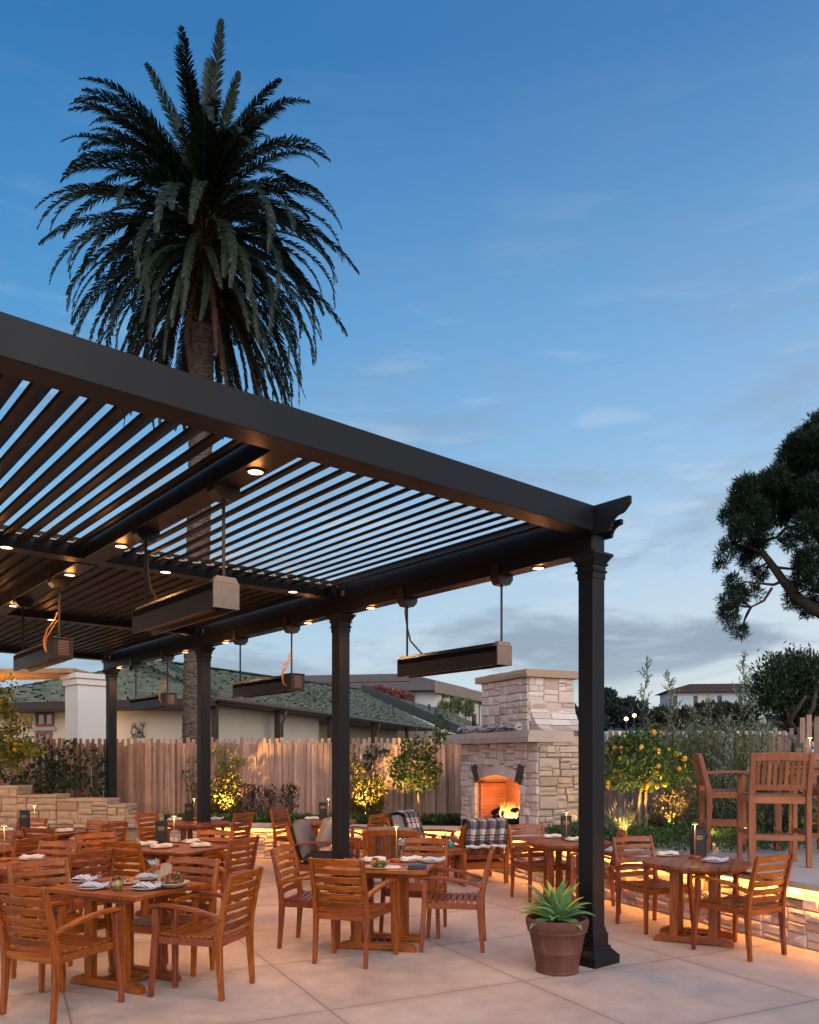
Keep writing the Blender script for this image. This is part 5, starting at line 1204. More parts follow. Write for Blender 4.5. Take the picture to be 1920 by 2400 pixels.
# second house with raised barge board beyond
h2 = empty('second_house', HE, 0, 'further green-shingled house with a dark sloping barge board', 'house')
rt, rb = hp(4.9, 25.2, 5.86), hp(-1.2, 25.2, 3.25)
bt2_ = MB(); rf = MB(); shingles(rf, hp(-1.1, 25.3, 3.3), hp(-1.1, 44, 3.3), hp(4.9, 44, 5.8), hp(4.9, 25.3, 5.8), .36, .28, 9, butts=bt2_); rf_ = rf.build('roof', roofm, h2); bt2_.build('shingle_edges', MATS['lit_butts'], rf_)
bb = MB(); bb.sweep([rb + Vector((0, 0, .02)), rt + Vector((0, 0, .02))], (0, 0, 1), .52, .22); bb.build('barge_board', plain('slate_board', (.030, .033, .040), .5), h2)
wl = MB(); wl.hexa([hp(.6, 25.5, 0), hp(9.5, 25.5, 0), hp(9.5, 43, 0), hp(.6, 43, 0), hp(.6, 25.5, 3.3), hp(9.5, 25.5, 3.3), hp(9.5, 43, 3.3), hp(.6, 43, 3.3)]); wl.add([hp(.6, 25.5, 3.3), hp(9.2, 25.5, 3.3), hp(4.9, 25.5, 5.6)], [(0, 1, 2)]); wl.build('wall', stucco, h2, fix=True)
vt = MB()
for (q, t, hh, rr) in ((30, .45, .5, .07), (37, .28, .9, .16), (40, .2, .9, .16), (34, .7, .45, .07)): b = hp(-1.1, q, 3.3).lerp(hp(4.9, q, 5.8), t); vt.tube([b, b + Vector((0, 0, hh))], rr, 8)
vt.build('vent_pipe', trimb, h2)
# white porch pillar and lit soffit of the near building
pr = empty('porch', (0, 0, 0), 0, 'white stucco porch pillar carrying a warm-lit wooden soffit', 'porch'); pr.location = (-7.4, 18.35, 0); PRX = Matrix.Rotation(R(47), 4, 'Z')
m = MB(); m.box(-.33, .33, -.33, .33, 0, 3.36, PRX); m.build('pillar', stucco_w, pr, bevel=.008); m = MB(); m.box(-.37, .37, -.37, .37, 3.361, 3.50, PRX); m.box(-.41, .41, -.41, .41, 3.501, 3.62, PRX); m.build('pillar_cap', stucco_w, pr, bevel=.01)
m = MB(); S0 = Vector((-.12, -.42, 0)); sd1 = Vector((-.998, .06, 0)); sd2 = Vector((.06, .998, 0)); q = [S0, S0 + sd1 * 9, S0 + sd1 * 9 + sd2 * 1.75, S0 + sd2 * 1.45]
m.hexa([*[v + Vector((0, 0, 3.63)) for v in q], *[v + Vector((0, 0, 3.73)) for v in q]]); m.build('soffit', plain('soffit_wood', (.40, .22, .09), .6, .3, .25, 4), pr, fix=True)
lamp('soffit_lamp', 'SPOT', (-9.6, 18.4, 2.5), 130, (1, .50, .16), size=.1, spot=140, aim=(0, 0, 1))
# flat-roofed hotel
ht = empty('flat_roofed_hotel', (0, 0, 0), 0, 'long flat-roofed modern hotel with dark fascias and white wall panels', 'hotel')
HY = 75.0; hd = Vector((.40, .917, 0)); hpd = Vector((-.985, .17, 0)); c0 = D(1024, 1605, HY); c0.z = 0
fas = plain('hotel_fascia', (.11, .095, .10), .7); fas2 = plain('hotel_fascia_tan', (.26, .20, .15), .7); pan = plain('hotel_panel', (.55, .54, .55), .8, .2, .04); pan2 = plain('hotel_panel_cream', (.55, .48, .38), .8, .2, .05)
def hb(mb, o, a0, a1, b0, b1, z0, z1):
    q = [o + hpd * a0 + hd * b0, o + hpd * a1 + hd * b0, o + hpd * a1 + hd * b1, o + hpd * a0 + hd * b1]; mb.hexa([*[v + Vector((0, 0, z0)) for v in q], *[v + Vector((0, 0, z1)) for v in q]])
m = MB(); hb(m, c0, 0, 22, 0, 22, 8.15, 8.95); m.build('lower_fascia', fas, ht, fix=True); m = MB(); hb(m, c0, -.05, .15, -.05, 22.1, 7.9, 8.97); m.build('side_fascia', fas2, ht, fix=True)
m = MB(); hb(m, c0, .4, 22, 1.2, 21, 0, 8.14); m.build('wall', pan, ht, fix=True); m = MB(); hb(m, c0, .25, .42, 1.3, 21, 0, 8.13); m.build('side_wall', pan2, ht, fix=True)
m = MB(); hb(m, c0, 4.2, 22, 3.5, 20, 8.96, 9.30); m.build('roof_edge', pan, ht, fix=True); m = MB(); hb(m, c0, 4.0, 22, 3, 20.5, 9.31, 10.05); m.build('upper_fascia', fas, ht, fix=True)
m = MB()
for i in range(9): hb(m, c0, -.35, .30, 2.0 + i * 2.2, 2.18 + i * 2.2, 7.55, 7.88); hb(m, c0, .18, .26, 2.0 + i * 2.2, 2.1 + i * 2.2, 4.5, 7.6)
m.build('rafter_end', trimb, ht, fix=True)
for a in (2.6, 4.6, 6.8):
    m = MB(); hb(m, c0, a, a + 1.3, 1.12, 1.2, 5.9, 7.3); f = m.build('window', trimb, ht, fix=True); m = MB(); hb(m, c0, a + .1, a + 1.2, 1.10, 1.118, 6.0, 7.2); kk = MATS.get('far_glass') or None
    if kk is None: k_ = Mat('far_glass'); k_.color((.06, .13, .16)).set(.1, .9); kk = k_.m
    m.build('pane', kk, f, fix=True)
# hillside with the far white house
hm = plain('dry_hillside', (.030, .036, .022), 1, .1, .3, .5)
def hill(name, cx, cy, rx, ry, h, seed, mat):
    mb = MB(); n_ = 26; vs = []; fs = []
    for i in range(n_ + 1):
        for j in range(n_ + 1):
            u, v = i / n_ * 2 - 1, j / n_ * 2 - 1; q = max(0, 1 - (u * u + v * v)); vs.append((cx + u * rx, cy + v * ry, -.6 + h * q ** 1.3 + .6 * noise.noise(Vector((u * 4 + seed, v * 4, 0))) * min(1, q * 3)))
    for i in range(n_):
        for j in range(n_): fs.append((i * (n_ + 1) + j, (i + 1) * (n_ + 1) + j, (i + 1) * (n_ + 1) + j + 1, i * (n_ + 1) + j + 1))
    mb.add(vs, fs, True); o = mb.build(name, mat); o['kind'] = 'structure'; return o
hill('hill', 62, 125, 60, 62, 9.0, 1, hm); hill('far_hill', 75, 330, 120, 90, 22, 2, plain('blue_hillside', (.035, .050, .050), 1, .1))
fh = empty('hillside_house', (38.4, 104, 0), 0, 'white two-windowed house with brown roof up on the hillside', 'house'); HM = Matrix.Rotation(R(-6), 4, 'Z')
m = MB(); m.box(-4.4, 7.5, 0, 7, 4.5, 10.55, HM); m.build('wall', plain('house_white', (.50, .50, .53), .8, .2, .03), fh)
m = MB(); q = [HM @ Vector(v) for v in ((-5.1, -.8, 10.56), (8.2, -.8, 10.56), (8.2, 7.8, 10.56), (-5.1, 7.8, 10.56), (-1.2, 3.4, 11.75), (5.5, 3.4, 11.75))]; m.add(q, [(0, 1, 5, 4), (1, 2, 5), (2, 3, 4, 5), (3, 0, 4), (3, 2, 1, 0)]); m.build('roof', plain('brown_shingle', (.075, .048, .040), .9, .1, .3, 3), fh)
m = MB(); m.box(-5.12, 8.22, -.84, -.74, 10.36, 10.56, HM); m.build('gutter', trimb, fh)
for x in (-2.6, 3.0):
    m = MB(); m.box(x - 1.0, x + 1.0, -.06, .0, 8.55, 9.85, HM); f = m.build('window', plain('win_frame', (.50, .52, .55)), fh); m = MB(); m.box(x - .88, x + .88, -.075, -.061, 8.65, 9.75, HM); kk = Mat('pale_glass'); kk.color((.22, .34, .40)).set(.1, .9); m.build('pane', kk.m, f)
    for s in (-1, 1): m = MB(); m.box(x + s * 1.28 - .27, x + s * 1.28 + .27, -.06, 0, 8.5, 9.9, HM); m.build('shutter', plain('shutter_green', (.05, .075, .07)), fh)
# pale strip of a parked trailer roof and two street lamps seen over the boundary fence
tr = empty('parked_trailer', (11.2, 30, 0), 0, 'long white trailer roof showing just above the lemon tree', 'trailer'); m = MB(); m.box(-3.8, 5.2, 0, 2.4, .8, 2.75); m.build('body', plain('trailer_white', (.62, .64, .70), .4, .5, .03), tr, bevel=.08); m = MB(); m.box(-3.7, 5.1, -.02, -.005, 2.42, 2.50); m.build('stripe', trimb, tr)
m = MB()
for x in (-2.4, 3.6): m.lathe([(0, -.12), (.42, -.12), (.42, .12), (0, .12)], 18); 
for i in range(2): pass
m = MB()
for x in (-2.4, 3.6): m.tube([(x, .1, .42), (x, .38, .42)], .42, 18)
m.build('wheel', dark_metal, tr)
def make_street_lamp():
    root = empty('street_lamp', (0, 0, 0), 0, None, 'lamp'); m = MB(); m.tube([(0, 0, 0), (0, 0, 6.9)], [.09, .05], 8); m.build('pole', dark_metal, root); m = MB(); m.lathe([(0, 6.6), (.26, 6.75), (.22, 7.0), (0, 7.1)], 12); m.build('lantern', emit('street_glow', (1, .62, .28), 6.0), root); return root
psl = Placer(make_street_lamp()); bpy.context.view_layer.update()
p = D(1468, 1686, 96); psl((p.x, p.y, p.z - 6.8), 0, 'lower glowing street lamp far beyond the lemon tree', 'far street lamps'); p = D(1487, 1678, 98); psl((p.x, p.y, p.z - 6.8), 0, 'taller glowing street lamp far beyond the lemon tree', 'far street lamps')

# ================================================================== PLANTS
def in_blob(r, b):
    while True:
        d = Vector((r.uniform(-1, 1), r.uniform(-1, 1), r.uniform(-1, 1)))
        if .05 < d.length < 1: break
    d = d.normalized() * (d.length ** .45); return Vector((b[0] + d.x * b[3], b[1] + d.y * b[4], b[2] + d.z * b[5])), d
def foliage(mb, blobs, n, ln, wd, seed=1, out=.6, up=.2, fold=.25, clump=0, cr=.1):
    r = random.Random(seed); wt = [(b[3] * b[4] * b[5]) ** .8 for b in blobs]; k = 0
    while k < n:
        b = r.choices(blobs, wt)[0]; p, d = in_blob(r, b)
        m = 1 if not clump else r.randint(max(1, clump // 2), clump)
        for _ in range(m):
            q = p + Vector((r.gauss(0, cr), r.gauss(0, cr), r.gauss(0, cr))) if clump else p
            v = d * out + Vector((r.uniform(-1, 1), r.uniform(-1, 1), r.uniform(-1, 1) + up)); s = r.uniform(.65, 1.3)
            mb.leaf(q, v, Vector((r.uniform(-1, 1), r.uniform(-1, 1), 1)), ln * s, wd * s, fold); k += 1
def limb(mb, p, q, r0, r1, bend=.1, n=6, seed=0, sides=7):
    r = random.Random(seed); p, q = Vector(p), Vector(q); L_ = (q - p).length; off = Vector((r.uniform(-1, 1), r.uniform(-1, 1), r.uniform(-.4, .6))) * bend * L_
    pts = [p.lerp(q, i / n) + off * math.sin(math.pi * i / n) + Vector((r.uniform(-1, 1), r.uniform(-1, 1), 0)) * L_ * .012 for i in range(n + 1)]; mb.tube(pts, [r0 + (r1 - r0) * i / n for i in range(n + 1)], sides); return pts
barkm = plain('tree_bark', (.060, .045, .036), .95, .1, .4, 14, .6); bark_l = plain('citrus_bark', (.20, .14, .09), .9, .2, .3, 20, .3)
L_LEM = leafmat('lemon_leaves', [(.035, .080, .018), (.070, .135, .028), (.050, .105, .026), (.13, .18, .035), (.030, .070, .020)], .38, .25)
L_YEL = leafmat('citrus_leaves_pale', [(.09, .15, .03), (.16, .22, .04), (.24, .26, .045), (.07, .13, .03), (.30, .25, .04)], .42, .3)
L_OLV = leafmat('olive_leaves', [(.16, .20, .12), (.25, .29, .21), (.13, .17, .09), (.36, .40, .32), (.16, .20, .08)], .5, .15)
L_DRK = leafmat('dark_leaves', [(.014, .032, .014), (.032, .062, .026), (.020, .045, .020), (.050, .080, .030)], .45, .12)
L_GRN = leafmat('ground_cover', [(.035, .085, .02), (.07, .14, .03), (.05, .105, .026), (.10, .16, .04)], .5, .2)
L_GLD = leafmat('yellow_shrub', [(.12, .12, .02), (.20, .16, .03), (.09, .11, .02), (.15, .10, .025)], .45, .35)
L_RED = leafmat('dark_red_shrub', [(.045, .018, .018), (.070, .025, .022), (.030, .020, .016), (.05, .04, .02)], .5, .2)
L_BRN = leafmat('brown_shrub', [(.13, .095, .05), (.20, .15, .075), (.10, .085, .04), (.14, .13, .06)], .6, .2)
L_PIN = leafmat('cypress_sprays', [(.006, .019, .013), (.012, .034, .020), (.009, .026, .016), (.022, .050, .026), (.032, .046, .018)], .6, .08)
kf = Mat('lemon_skin'); cf = kf.ramp(kf.objrand(), [(0, (.30, .30, .03)), (.25, (.60, .38, .03)), (.6, (.66, .33, .025)), (1, (.66, .24, .02))]); kf.color(kf.hsv(cf, None, None, kf.rng(kf.noise(kf.coord((1, 1, 1)), 40, 3), .85, 1.12))).set(.45, .5); fruitm = kf.m

def citrus(name, label, base, stems, blobs, n, ln, wd, fruit, mat, seed, cat='tree', frng=None, fr=.036):
    root = empty(name, base, 0, label, cat); b0 = Vector(base); t = MB(); r = random.Random(seed)
    for (o, tp) in stems:
        limb(t, Vector(o), Vector(tp) - b0, .030, .020, .03, 6, seed)
        for i in range(9):
            bb_ = r.choice(blobs); pt, d = in_blob(r, bb_); limb(t, Vector(tp) - b0, pt - b0, .013, .004, .12, 4, seed + i, 5)
    t.build('trunk', bark_l, root); c = MB(); foliage(c, [(b[0] - b0.x, b[1] - b0.y, b[2] - b0.z, *b[3:]) for b in blobs], n, ln, wd, seed, .5, -.15); c.build('crown', mat, root)
    if fruit:
        for i in range(fruit):
            bb_ = r.choices(blobs, [b[3] ** 2 for b in blobs])[0]
            d = Vector((r.uniform(-1, 1), r.uniform(-1.0, .05), r.uniform(-.9, .95))).normalized() * r.uniform(.74, 1.02); c_ = (bb_[0] + d.x * bb_[3] - b0.x, bb_[1] + d.y * bb_[4] - b0.y, bb_[2] + d.z * bb_[5] - b0.z); f = MB(); s = fr * r.uniform(.66, 1.15)
            f.lathe([(0, -s * 1.25), (s * .25, -s * 1.15), (s * .72, -s * .75), (s, 0), (s * .76, s * .72), (s * .3, s * 1.02), (0, s * 1.08)], 10, c_); f.build('lemon', fruitm, root)
    return root
def BL(px, py, Y, rx, rz, ry=None): p = D(px, py, Y); k = Y / FPX; return (p.x, p.y, p.z, rx * k, (ry or rx) * k, rz * k)
Y1 = 12.3
citrus('lemon_tree', 'lemon tree with bare twin stems and bright yellow fruit beside the corner post', tuple(D(1508, 1950, Y1)), [((-.07, 0, 0), D(1503, 1835, Y1)), ((.05, .02, 0), D(1516, 1840, Y1))],
       [BL(1490, 1770, Y1, 66, 52), BL(1450, 1790, Y1, 40, 50), BL(1510, 1745, Y1, 45, 36), BL(1560, 1790, Y1 + .2, 52, 38), BL(1595, 1800, Y1 + .2, 30, 30), BL(1465, 1825, Y1 - .1, 42, 28), BL(1530, 1825, Y1, 48, 26), BL(1440, 1745, Y1, 22, 24), BL(1600, 1765, Y1 + .2, 16, 18), BL(1425, 1830, Y1, 16, 20)], 2900, .085, .042, 36, L_LEM, 3, fr=.042)
Y2 = 14.7
citrus('lemon_tree', 'small lemon tree with single lit stem before the stake fence and fireplace', tuple(D(988, 1930, Y2)), [((0, 0, 0), D(979, 1850, Y2))],
       [BL(973, 1795, Y2, 48, 38), BL(935, 1800, Y2, 26, 28), BL(1005, 1805, Y2, 30, 30), BL(975, 1755, Y2, 36, 22), BL(955, 1835, Y2, 34, 18), BL(1000, 1835, Y2, 28, 16), BL(1035, 1705, Y2, 18, 34), BL(985, 1725, Y2, 10, 24), BL(1020, 1740, Y2, 14, 24)], 2000, .082, .042, 14, L_LEM, 4, fr=.028)
Y3 = 11.6
citrus('citrus_tree', 'pale leafy citrus tree reaching in over the stepped stone wall', tuple(D(-60, 1990, Y3)), [((0, 0, 0), D(-40, 1800, Y3))],
       [BL(-10, 1700, Y3, 48, 62), BL(30, 1740, Y3, 42, 34), BL(10, 1650, Y3, 22, 34), BL(55, 1755, Y3, 36, 18), BL(0, 1770, Y3, 50, 24), BL(85, 1757, Y3, 24, 13), BL(60, 1690, Y3, 16, 16), BL(20, 1605, Y3, 16, 22), BL(-40, 1640, Y3, 40, 50), BL(35, 1790, Y3, 20, 14)], 1700, .085, .046, 7, L_YEL, 6, fr=.03)

def shrub(name, label, base, blobs, n, ln, wd, mat, seed, cat='shrub', stems=7, r0=.010, group=None, up=.5, out=.5, smat=None):
    root = empty(name, base, 0, label, cat, group); b0 = Vector(base); t = MB(); r = random.Random(seed)
    for i in range(stems):
        bb_ = blobs[i % len(blobs)]; pt, d = in_blob(r, (bb_[0], bb_[1], bb_[2], bb_[3] * .8, bb_[4] * .8, bb_[5] * .95)); limb(t, (r.uniform(-.03, .03), r.uniform(-.03, .03), 0), pt - b0, r0, r0 * .3, .08, 5, seed + i, 5)
    t.build('stem', smat or barkm, root); c = MB(); foliage(c, [(b[0] - b0.x, b[1] - b0.y, b[2] - b0.z, *b[3:]) for b in blobs], n, ln, wd, seed, out, up); c.build('leafage', mat, root); return root
# along the stake fence
YF = 15.25
shrub('golden_shrub', 'bright uplit golden shrub right beside the third pergola post', tuple(D(528, 1930, YF)), [BL(528, 1890, YF, 34, 40, 30), BL(540, 1840, YF, 26, 30, 26), BL(510, 1870, YF, 24, 40, 24)], 950, .085, .040, L_GLD, 11, stems=14)
shrub('climbing_plant', 'thin climbing plant trained above the golden shrub on the fence', tuple(D(532, 1930, YF + .2)), [BL(515, 1765, YF + .2, 22, 12, 8), BL(545, 1790, YF + .2, 24, 10, 8), BL(565, 1785, YF + .2, 12, 8, 8), BL(520, 1810, YF + .2, 12, 22, 8)], 240, .085, .035, L_YEL, 12, 'plant', 8)
shrub('climbing_plant', 'sparse climbing plant on the fence just before the third post', tuple(D(452, 1930, YF + .2)), [BL(440, 1820, YF + .2, 16, 12, 8), BL(452, 1850, YF + .2, 14, 10, 8), BL(445, 1780, YF + .2, 8, 6, 8), BL(470, 1790, YF + .2, 10, 30, 8)], 150, .085, .035, L_LEM, 13, 'plant', 7)
for i, (px, rx, rz, lb) in enumerate(((578, 18, 40, 'wispy dark red shrub just past the golden shrub'), (618, 30, 34, 'broad dark red shrub in the middle of the fence bed'), (676, 24, 42, 'dark red shrub on tall stems close to the second post'))):
    shrub('red_shrub', lb, tuple(D(px, 1935, YF)), [BL(px, 1880, YF, rx, rz, rx), BL(px + 8, 1855, YF, rx * .8, 14, rx * .7)], 260, .07, .032, L_RED, 20 + i, stems=9, group='dark red shrubs along the fence')
shrub('small_tree', 'leafy young tree glowing gold from below right behind the second post', tuple(D(852, 1935, YF)), [BL(860, 1875, YF, 46, 50, 34), BL(835, 1820, YF, 26, 34, 24), BL(880, 1850, YF, 26, 40, 26), BL(845, 1900, YF, 44, 28, 30), BL(825, 1770, YF, 10, 28, 10)], 1500, .078, .036, L_GLD, 31, 'tree', 16, .014)
shrub('climbing_plant', 'dark climber on the fence above the golden young tree', tuple(D(880, 1935, YF + .25)), [BL(872, 1765, YF + .25, 16, 14, 7), BL(905, 1768, YF + .25, 16, 8, 7), BL(862, 1790, YF + .25, 10, 22, 7)], 170, .085, .04, L_DRK, 32, 'plant', 7)
# ivy
vi = MB(); vs_ = MB(); r = random.Random(8)
for pts in ([(120, 1850), (120, 1770), (115, 1745), (100, 1738)], [(125, 1850), (150, 1800), (165, 1762), (182, 1738)], [(130, 1840), (165, 1815), (195, 1800), (208, 1765)], [(60, 1830), (75, 1790), (95, 1785), (118, 1782)], [(125, 1855), (165, 1835), (190, 1825), (215, 1822)], [(60, 1820), (40, 1835), (25, 1828)], [(105, 1862), (92, 1850), (80, 1815)], [(240, 1860), (240, 1820), (237, 1770)], [(110, 1865), (130, 1850), (128, 1800), (145, 1770)], [(200, 1870), (225, 1852), (238, 1858)], [(15, 1815), (5, 1800), (12, 1785)]):
    p3 = [D(x, y, 15.45) for x, y in pts]; vs_.tube(p3, .010, 5)
    for a, b in zip(p3, p3[1:]):
        n_ = int((b - a).length / .0105)
        for i in range(n_):
            q = a.lerp(b, r.random()) + Vector((r.gauss(0, .075), -abs(r.gauss(.03, .05)), r.gauss(0, .075))); vi.leaf(q, Vector((r.uniform(-1, 1), -.5, r.uniform(-1.2, .4))), Vector((r.uniform(-.4, .4), -1, r.uniform(0, .6))), .10 * r.uniform(.6, 1.2), .085 * r.uniform(.6, 1.1), .15)
root = empty('ivy', (0, 0, 0), 0, 'dark green ivy climbing the stake fence above the stepped wall', 'ivy'); vi.build('leafage', L_DRK, root); vs_.build('stem', barkm, root)
# ground cover
gc = MB(); foliage(gc, [BL(x, 1922, YF - .35 + .2 * (i % 2), 26, 10, 30) for i, x in enumerate(range(360, 1110, 30)) if True], 4200, .075, .035, 41, .3, .9); o = gc.build('ground_cover', L_GRN); o['kind'] = 'stuff'; tag(o, 'low green planting along the foot of the stake fence', 'ground cover')
gc = MB(); r = random.Random(42); bl = []
for i in range(120):
    t = r.uniform(-.3, 4.4); o_ = r.uniform(.55, 3.2); q = W0 + WD * t - WN * o_; bl.append((q.x, q.y, .57 + r.uniform(0, .05), .22, .22, .10 + .05 * r.random()))
foliage(gc, bl, 9000, .06, .032, 43, .3, 1.0); o = gc.build('ground_cover', L_GRN); o['kind'] = 'stuff'; tag(o, 'dense low green planting between the stone wall and the lemon tree', 'ground cover')
# right bed
Y4 = 11.6
root = empty('lavender', tuple(D(1458, 1975, Y4)), 0, 'uplit clump of lavender with pale flower spikes by the corner post', 'plant'); m = MB(); f2 = MB(); r = random.Random(6)
for i in range(150):
    a, e = r.uniform(0, 6.28), r.uniform(.15, .75); ln = r.uniform(.35, .62); d = Vector((math.cos(a) * math.sin(e), math.sin(a) * math.sin(e), math.cos(e))); pts = [d * ln * t + Vector((0, 0, -.12 * e * t * t)) for t in (.05, .4, .75, 1)]; m.tube(pts, [.0035, .003, .0025, .002], 4, False)
    if i % 4 == 0: f2.tube([pts[-1], pts[-1] + d * .09], [.010, .005], 5)
    for _ in range(3): m.leaf(pts[1] * r.random(), d + Vector((r.uniform(-.4, .4),) * 3), Vector((r.uniform(-1, 1), 0, 1)), .10, .008)
m.build('leafage', L_OLV, root); f2.build('flower_spikes', plain('dried_lavender', (.34, .27, .14), .9), root)
Y5 = 12.9
shrub('brown_shrub', 'twiggy brown-leaved shrub lit gold beside the lemon tree', tuple(D(1575, 1965, Y5)), [BL(1575, 1895, Y5, 46, 42, 40), BL(1600, 1860, Y5, 40, 28, 36), BL(1560, 1930, Y5, 40, 24, 34), BL(1615, 1900, Y5, 26, 40, 30)], 1900, .055, .024, L_BRN, 51, stems=26, r0=.008)
def olive(label, px, Y, top, bot, sp, n, seed, mat=L_OLV, name='olive_tree', ln=.085, wd=.022):
    r = random.Random(seed); b = D(px, bot, Y); root = empty(name, b, 0, label, 'tree', 'slender trees in the terrace bed'); t = MB(); c = MB(); h = (bot - top) * Y / FPX; k = Y / FPX
    main = limb(t, (0, 0, 0), (r.uniform(-.1, .1), 0, h), .022, .004, .03, 10, seed, 6)
    for i in range(n):
        s = (i + .5) / n; q = main[min(9, int(s * 10))].lerp(main[min(10, int(s * 10) + 1)], s * 10 % 1); a = r.uniform(0, 6.28); e = r.uniform(.3, 1.0); ln_ = sp * k * (1.08 - s) ** .8 * r.uniform(.5, 1.1); d = Vector((math.cos(a), math.sin(a) * .8, e + .3)).normalized(); tip = q + d * ln_ + Vector((0, 0, .05)); pt = limb(t, q, tip, .006, .002, .10, 4, seed * 50 + i, 4)
        for j in range(int(7 + ln_ * 30)):
            v = j / (7 + ln_ * 30); w_ = pt[min(3, int(v * 4))].lerp(pt[min(4, int(v * 4) + 1)], v * 4 % 1); c.leaf(w_, d * .7 + Vector((r.uniform(-1, 1), r.uniform(-1, 1), r.uniform(-.5, .9))), Vector((r.uniform(-1, 1), r.uniform(-1, 1), 1)), ln * r.uniform(.7, 1.2), wd, .2)
    for j in range(14): c.leaf(main[-1] - Vector((0, 0, .02 * j)), Vector((r.uniform(-.6, .6), r.uniform(-.6, .6), 1)), Vector((1, 0, 0)), ln, wd, .2)
    t.build('trunk', barkm, root); c.build('crown', mat, root); return root
olive('slender young olive with the highest pointed tip above the lemon tree', 1512, 14.6, 1545, 1950, 75, 46, 61); olive('slender young olive with a narrow tip closest to the hillside house', 1556, 14.2, 1583, 1950, 85, 54, 62); olive('bushy olive in front of the hillside house hedge', 1625, 15.2, 1668, 1960, 95, 60, 63)
olive('olive sapling with silvery upright shoots below the hillside house', 1665, 14.4, 1640, 1960, 80, 50, 64); olive('tall open olive leaning on the dark round tree', 1745, 14.8, 1540, 1965, 110, 62, 65); olive('bushy olive behind the sideways bar chair', 1712, 13.6, 1690, 1975, 105, 66, 66); olive('short olive in front of the thick stakes', 1800, 13.4, 1700, 1975, 95, 56, 67); olive('low spreading olive behind the tall chair back', 1850, 13.0, 1730, 1980, 80, 46, 68)
shrub('mixed_shrub', 'dense olive-green shrub filling the bed behind the twiggy brown one', tuple(D(1655, 1965, 14.6)), [BL(1640, 1800, 14.6, 60, 75, 40), BL(1700, 1815, 14.4, 66, 80, 40), BL(1600, 1760, 15.2, 50, 46, 36), BL(1760, 1830, 14.2, 60, 80, 40), BL(1650, 1880, 13.9, 70, 60, 50), BL(1740, 1900, 13.6, 70, 60, 50), BL(1560, 1745, 15.4, 46, 40, 30), BL(1680, 1740, 15.2, 60, 40, 30), BL(1790, 1740, 14.0, 40, 46, 26), BL(1480, 1760, 15.6, 60, 40, 26), BL(1620, 1735, 14.2, 70, 34, 26), BL(1720, 1730, 14.0, 60, 40, 26), BL(1540, 1730, 14.6, 50, 34, 26)], 9500, .075, .022, leafmat('mixed_olive', [(.10, .16, .05), (.17, .23, .08), (.22, .18, .07), (.07, .12, .04), (.26, .29, .16)], .55, .15), 71, stems=30)
shrub('mixed_shrub', 'dark shrub in shade behind the bar chairs', tuple(D(1830, 1990, 12.6)), [BL(1810, 1900, 12.6, 80, 70, 40), BL(1880, 1880, 12.4, 70, 90, 40), BL(1740, 1940, 12.4, 50, 40, 36)], 3000, .075, .030, L_DRK, 72, stems=18)
shrub('golden_shrub', 'thin yellow-lit shrub above the path light between bar chair legs', tuple(D(1745, 1985, 11.4)), [BL(1745, 1925, 11.4, 20, 30, 18), BL(1770, 1900, 11.4, 16, 18, 14)], 130, .07, .03, L_GLD, 73, stems=8)
shrub('small_shrub', 'little green shrub at the fireplace side behind the agave table', tuple(D(1305, 1975, 11.7)), [BL(1303, 1955, 11.7, 14, 12, 12)], 160, .06, .03, L_GRN, 74, stems=5)

# big far trees
def bigtree(name, label, base, trunkpts, limbs, blobs, n, ln, wd, mat, seed, clump, cr, cat='tree', r0=.35, dens=1):
    root = empty(name, base, 0, label, cat); b0 = Vector(base); t = MB()
    t.tube([Vector(p) - b0 for p in trunkpts], [r0 * (1 - .6 * i / (len(trunkpts) - 1)) for i in range(len(trunkpts))], 10)
    for i, (pts, ra, rb) in enumerate(limbs):
        t.tube([Vector(p) - b0 for p in pts], [ra + (rb - ra) * j / (len(pts) - 1) for j in range(len(pts))], 7)
    r = random.Random(seed)
    for i, b in enumerate(blobs):
        if not limbs: break
        src = min((Vector(p) for pts, _, _ in limbs for p in pts), key=lambda p: (p - Vector(b[:3])).length)
        for _ in range(3): pt, d = in_blob(r, b); limb(t, src - b0, pt - b0, .035, .008, .18, 5, seed + i * 3 + _, 5)
    t.build('trunk', barkm, root); c = MB(); foliage(c, [(b[0] - b0.x, b[1] - b0.y, b[2] - b0.z, *b[3:]) for b in blobs], n, ln, wd, seed, .8, .35, .25, clump, cr); c.build('crown', mat, root); return root
YP = 26.0
def cp(x, y, d=0): return D(1620 + .3713 * x, 940 + .3713 * y, YP + d)
def cb(x, y, rr, d=0): k = YP / FPX * .3713; p = cp(x, y, d); return (p.x, p.y, p.z, rr * k, rr * k * 1.1, rr * k * .85)
r = random.Random(77); pb = []
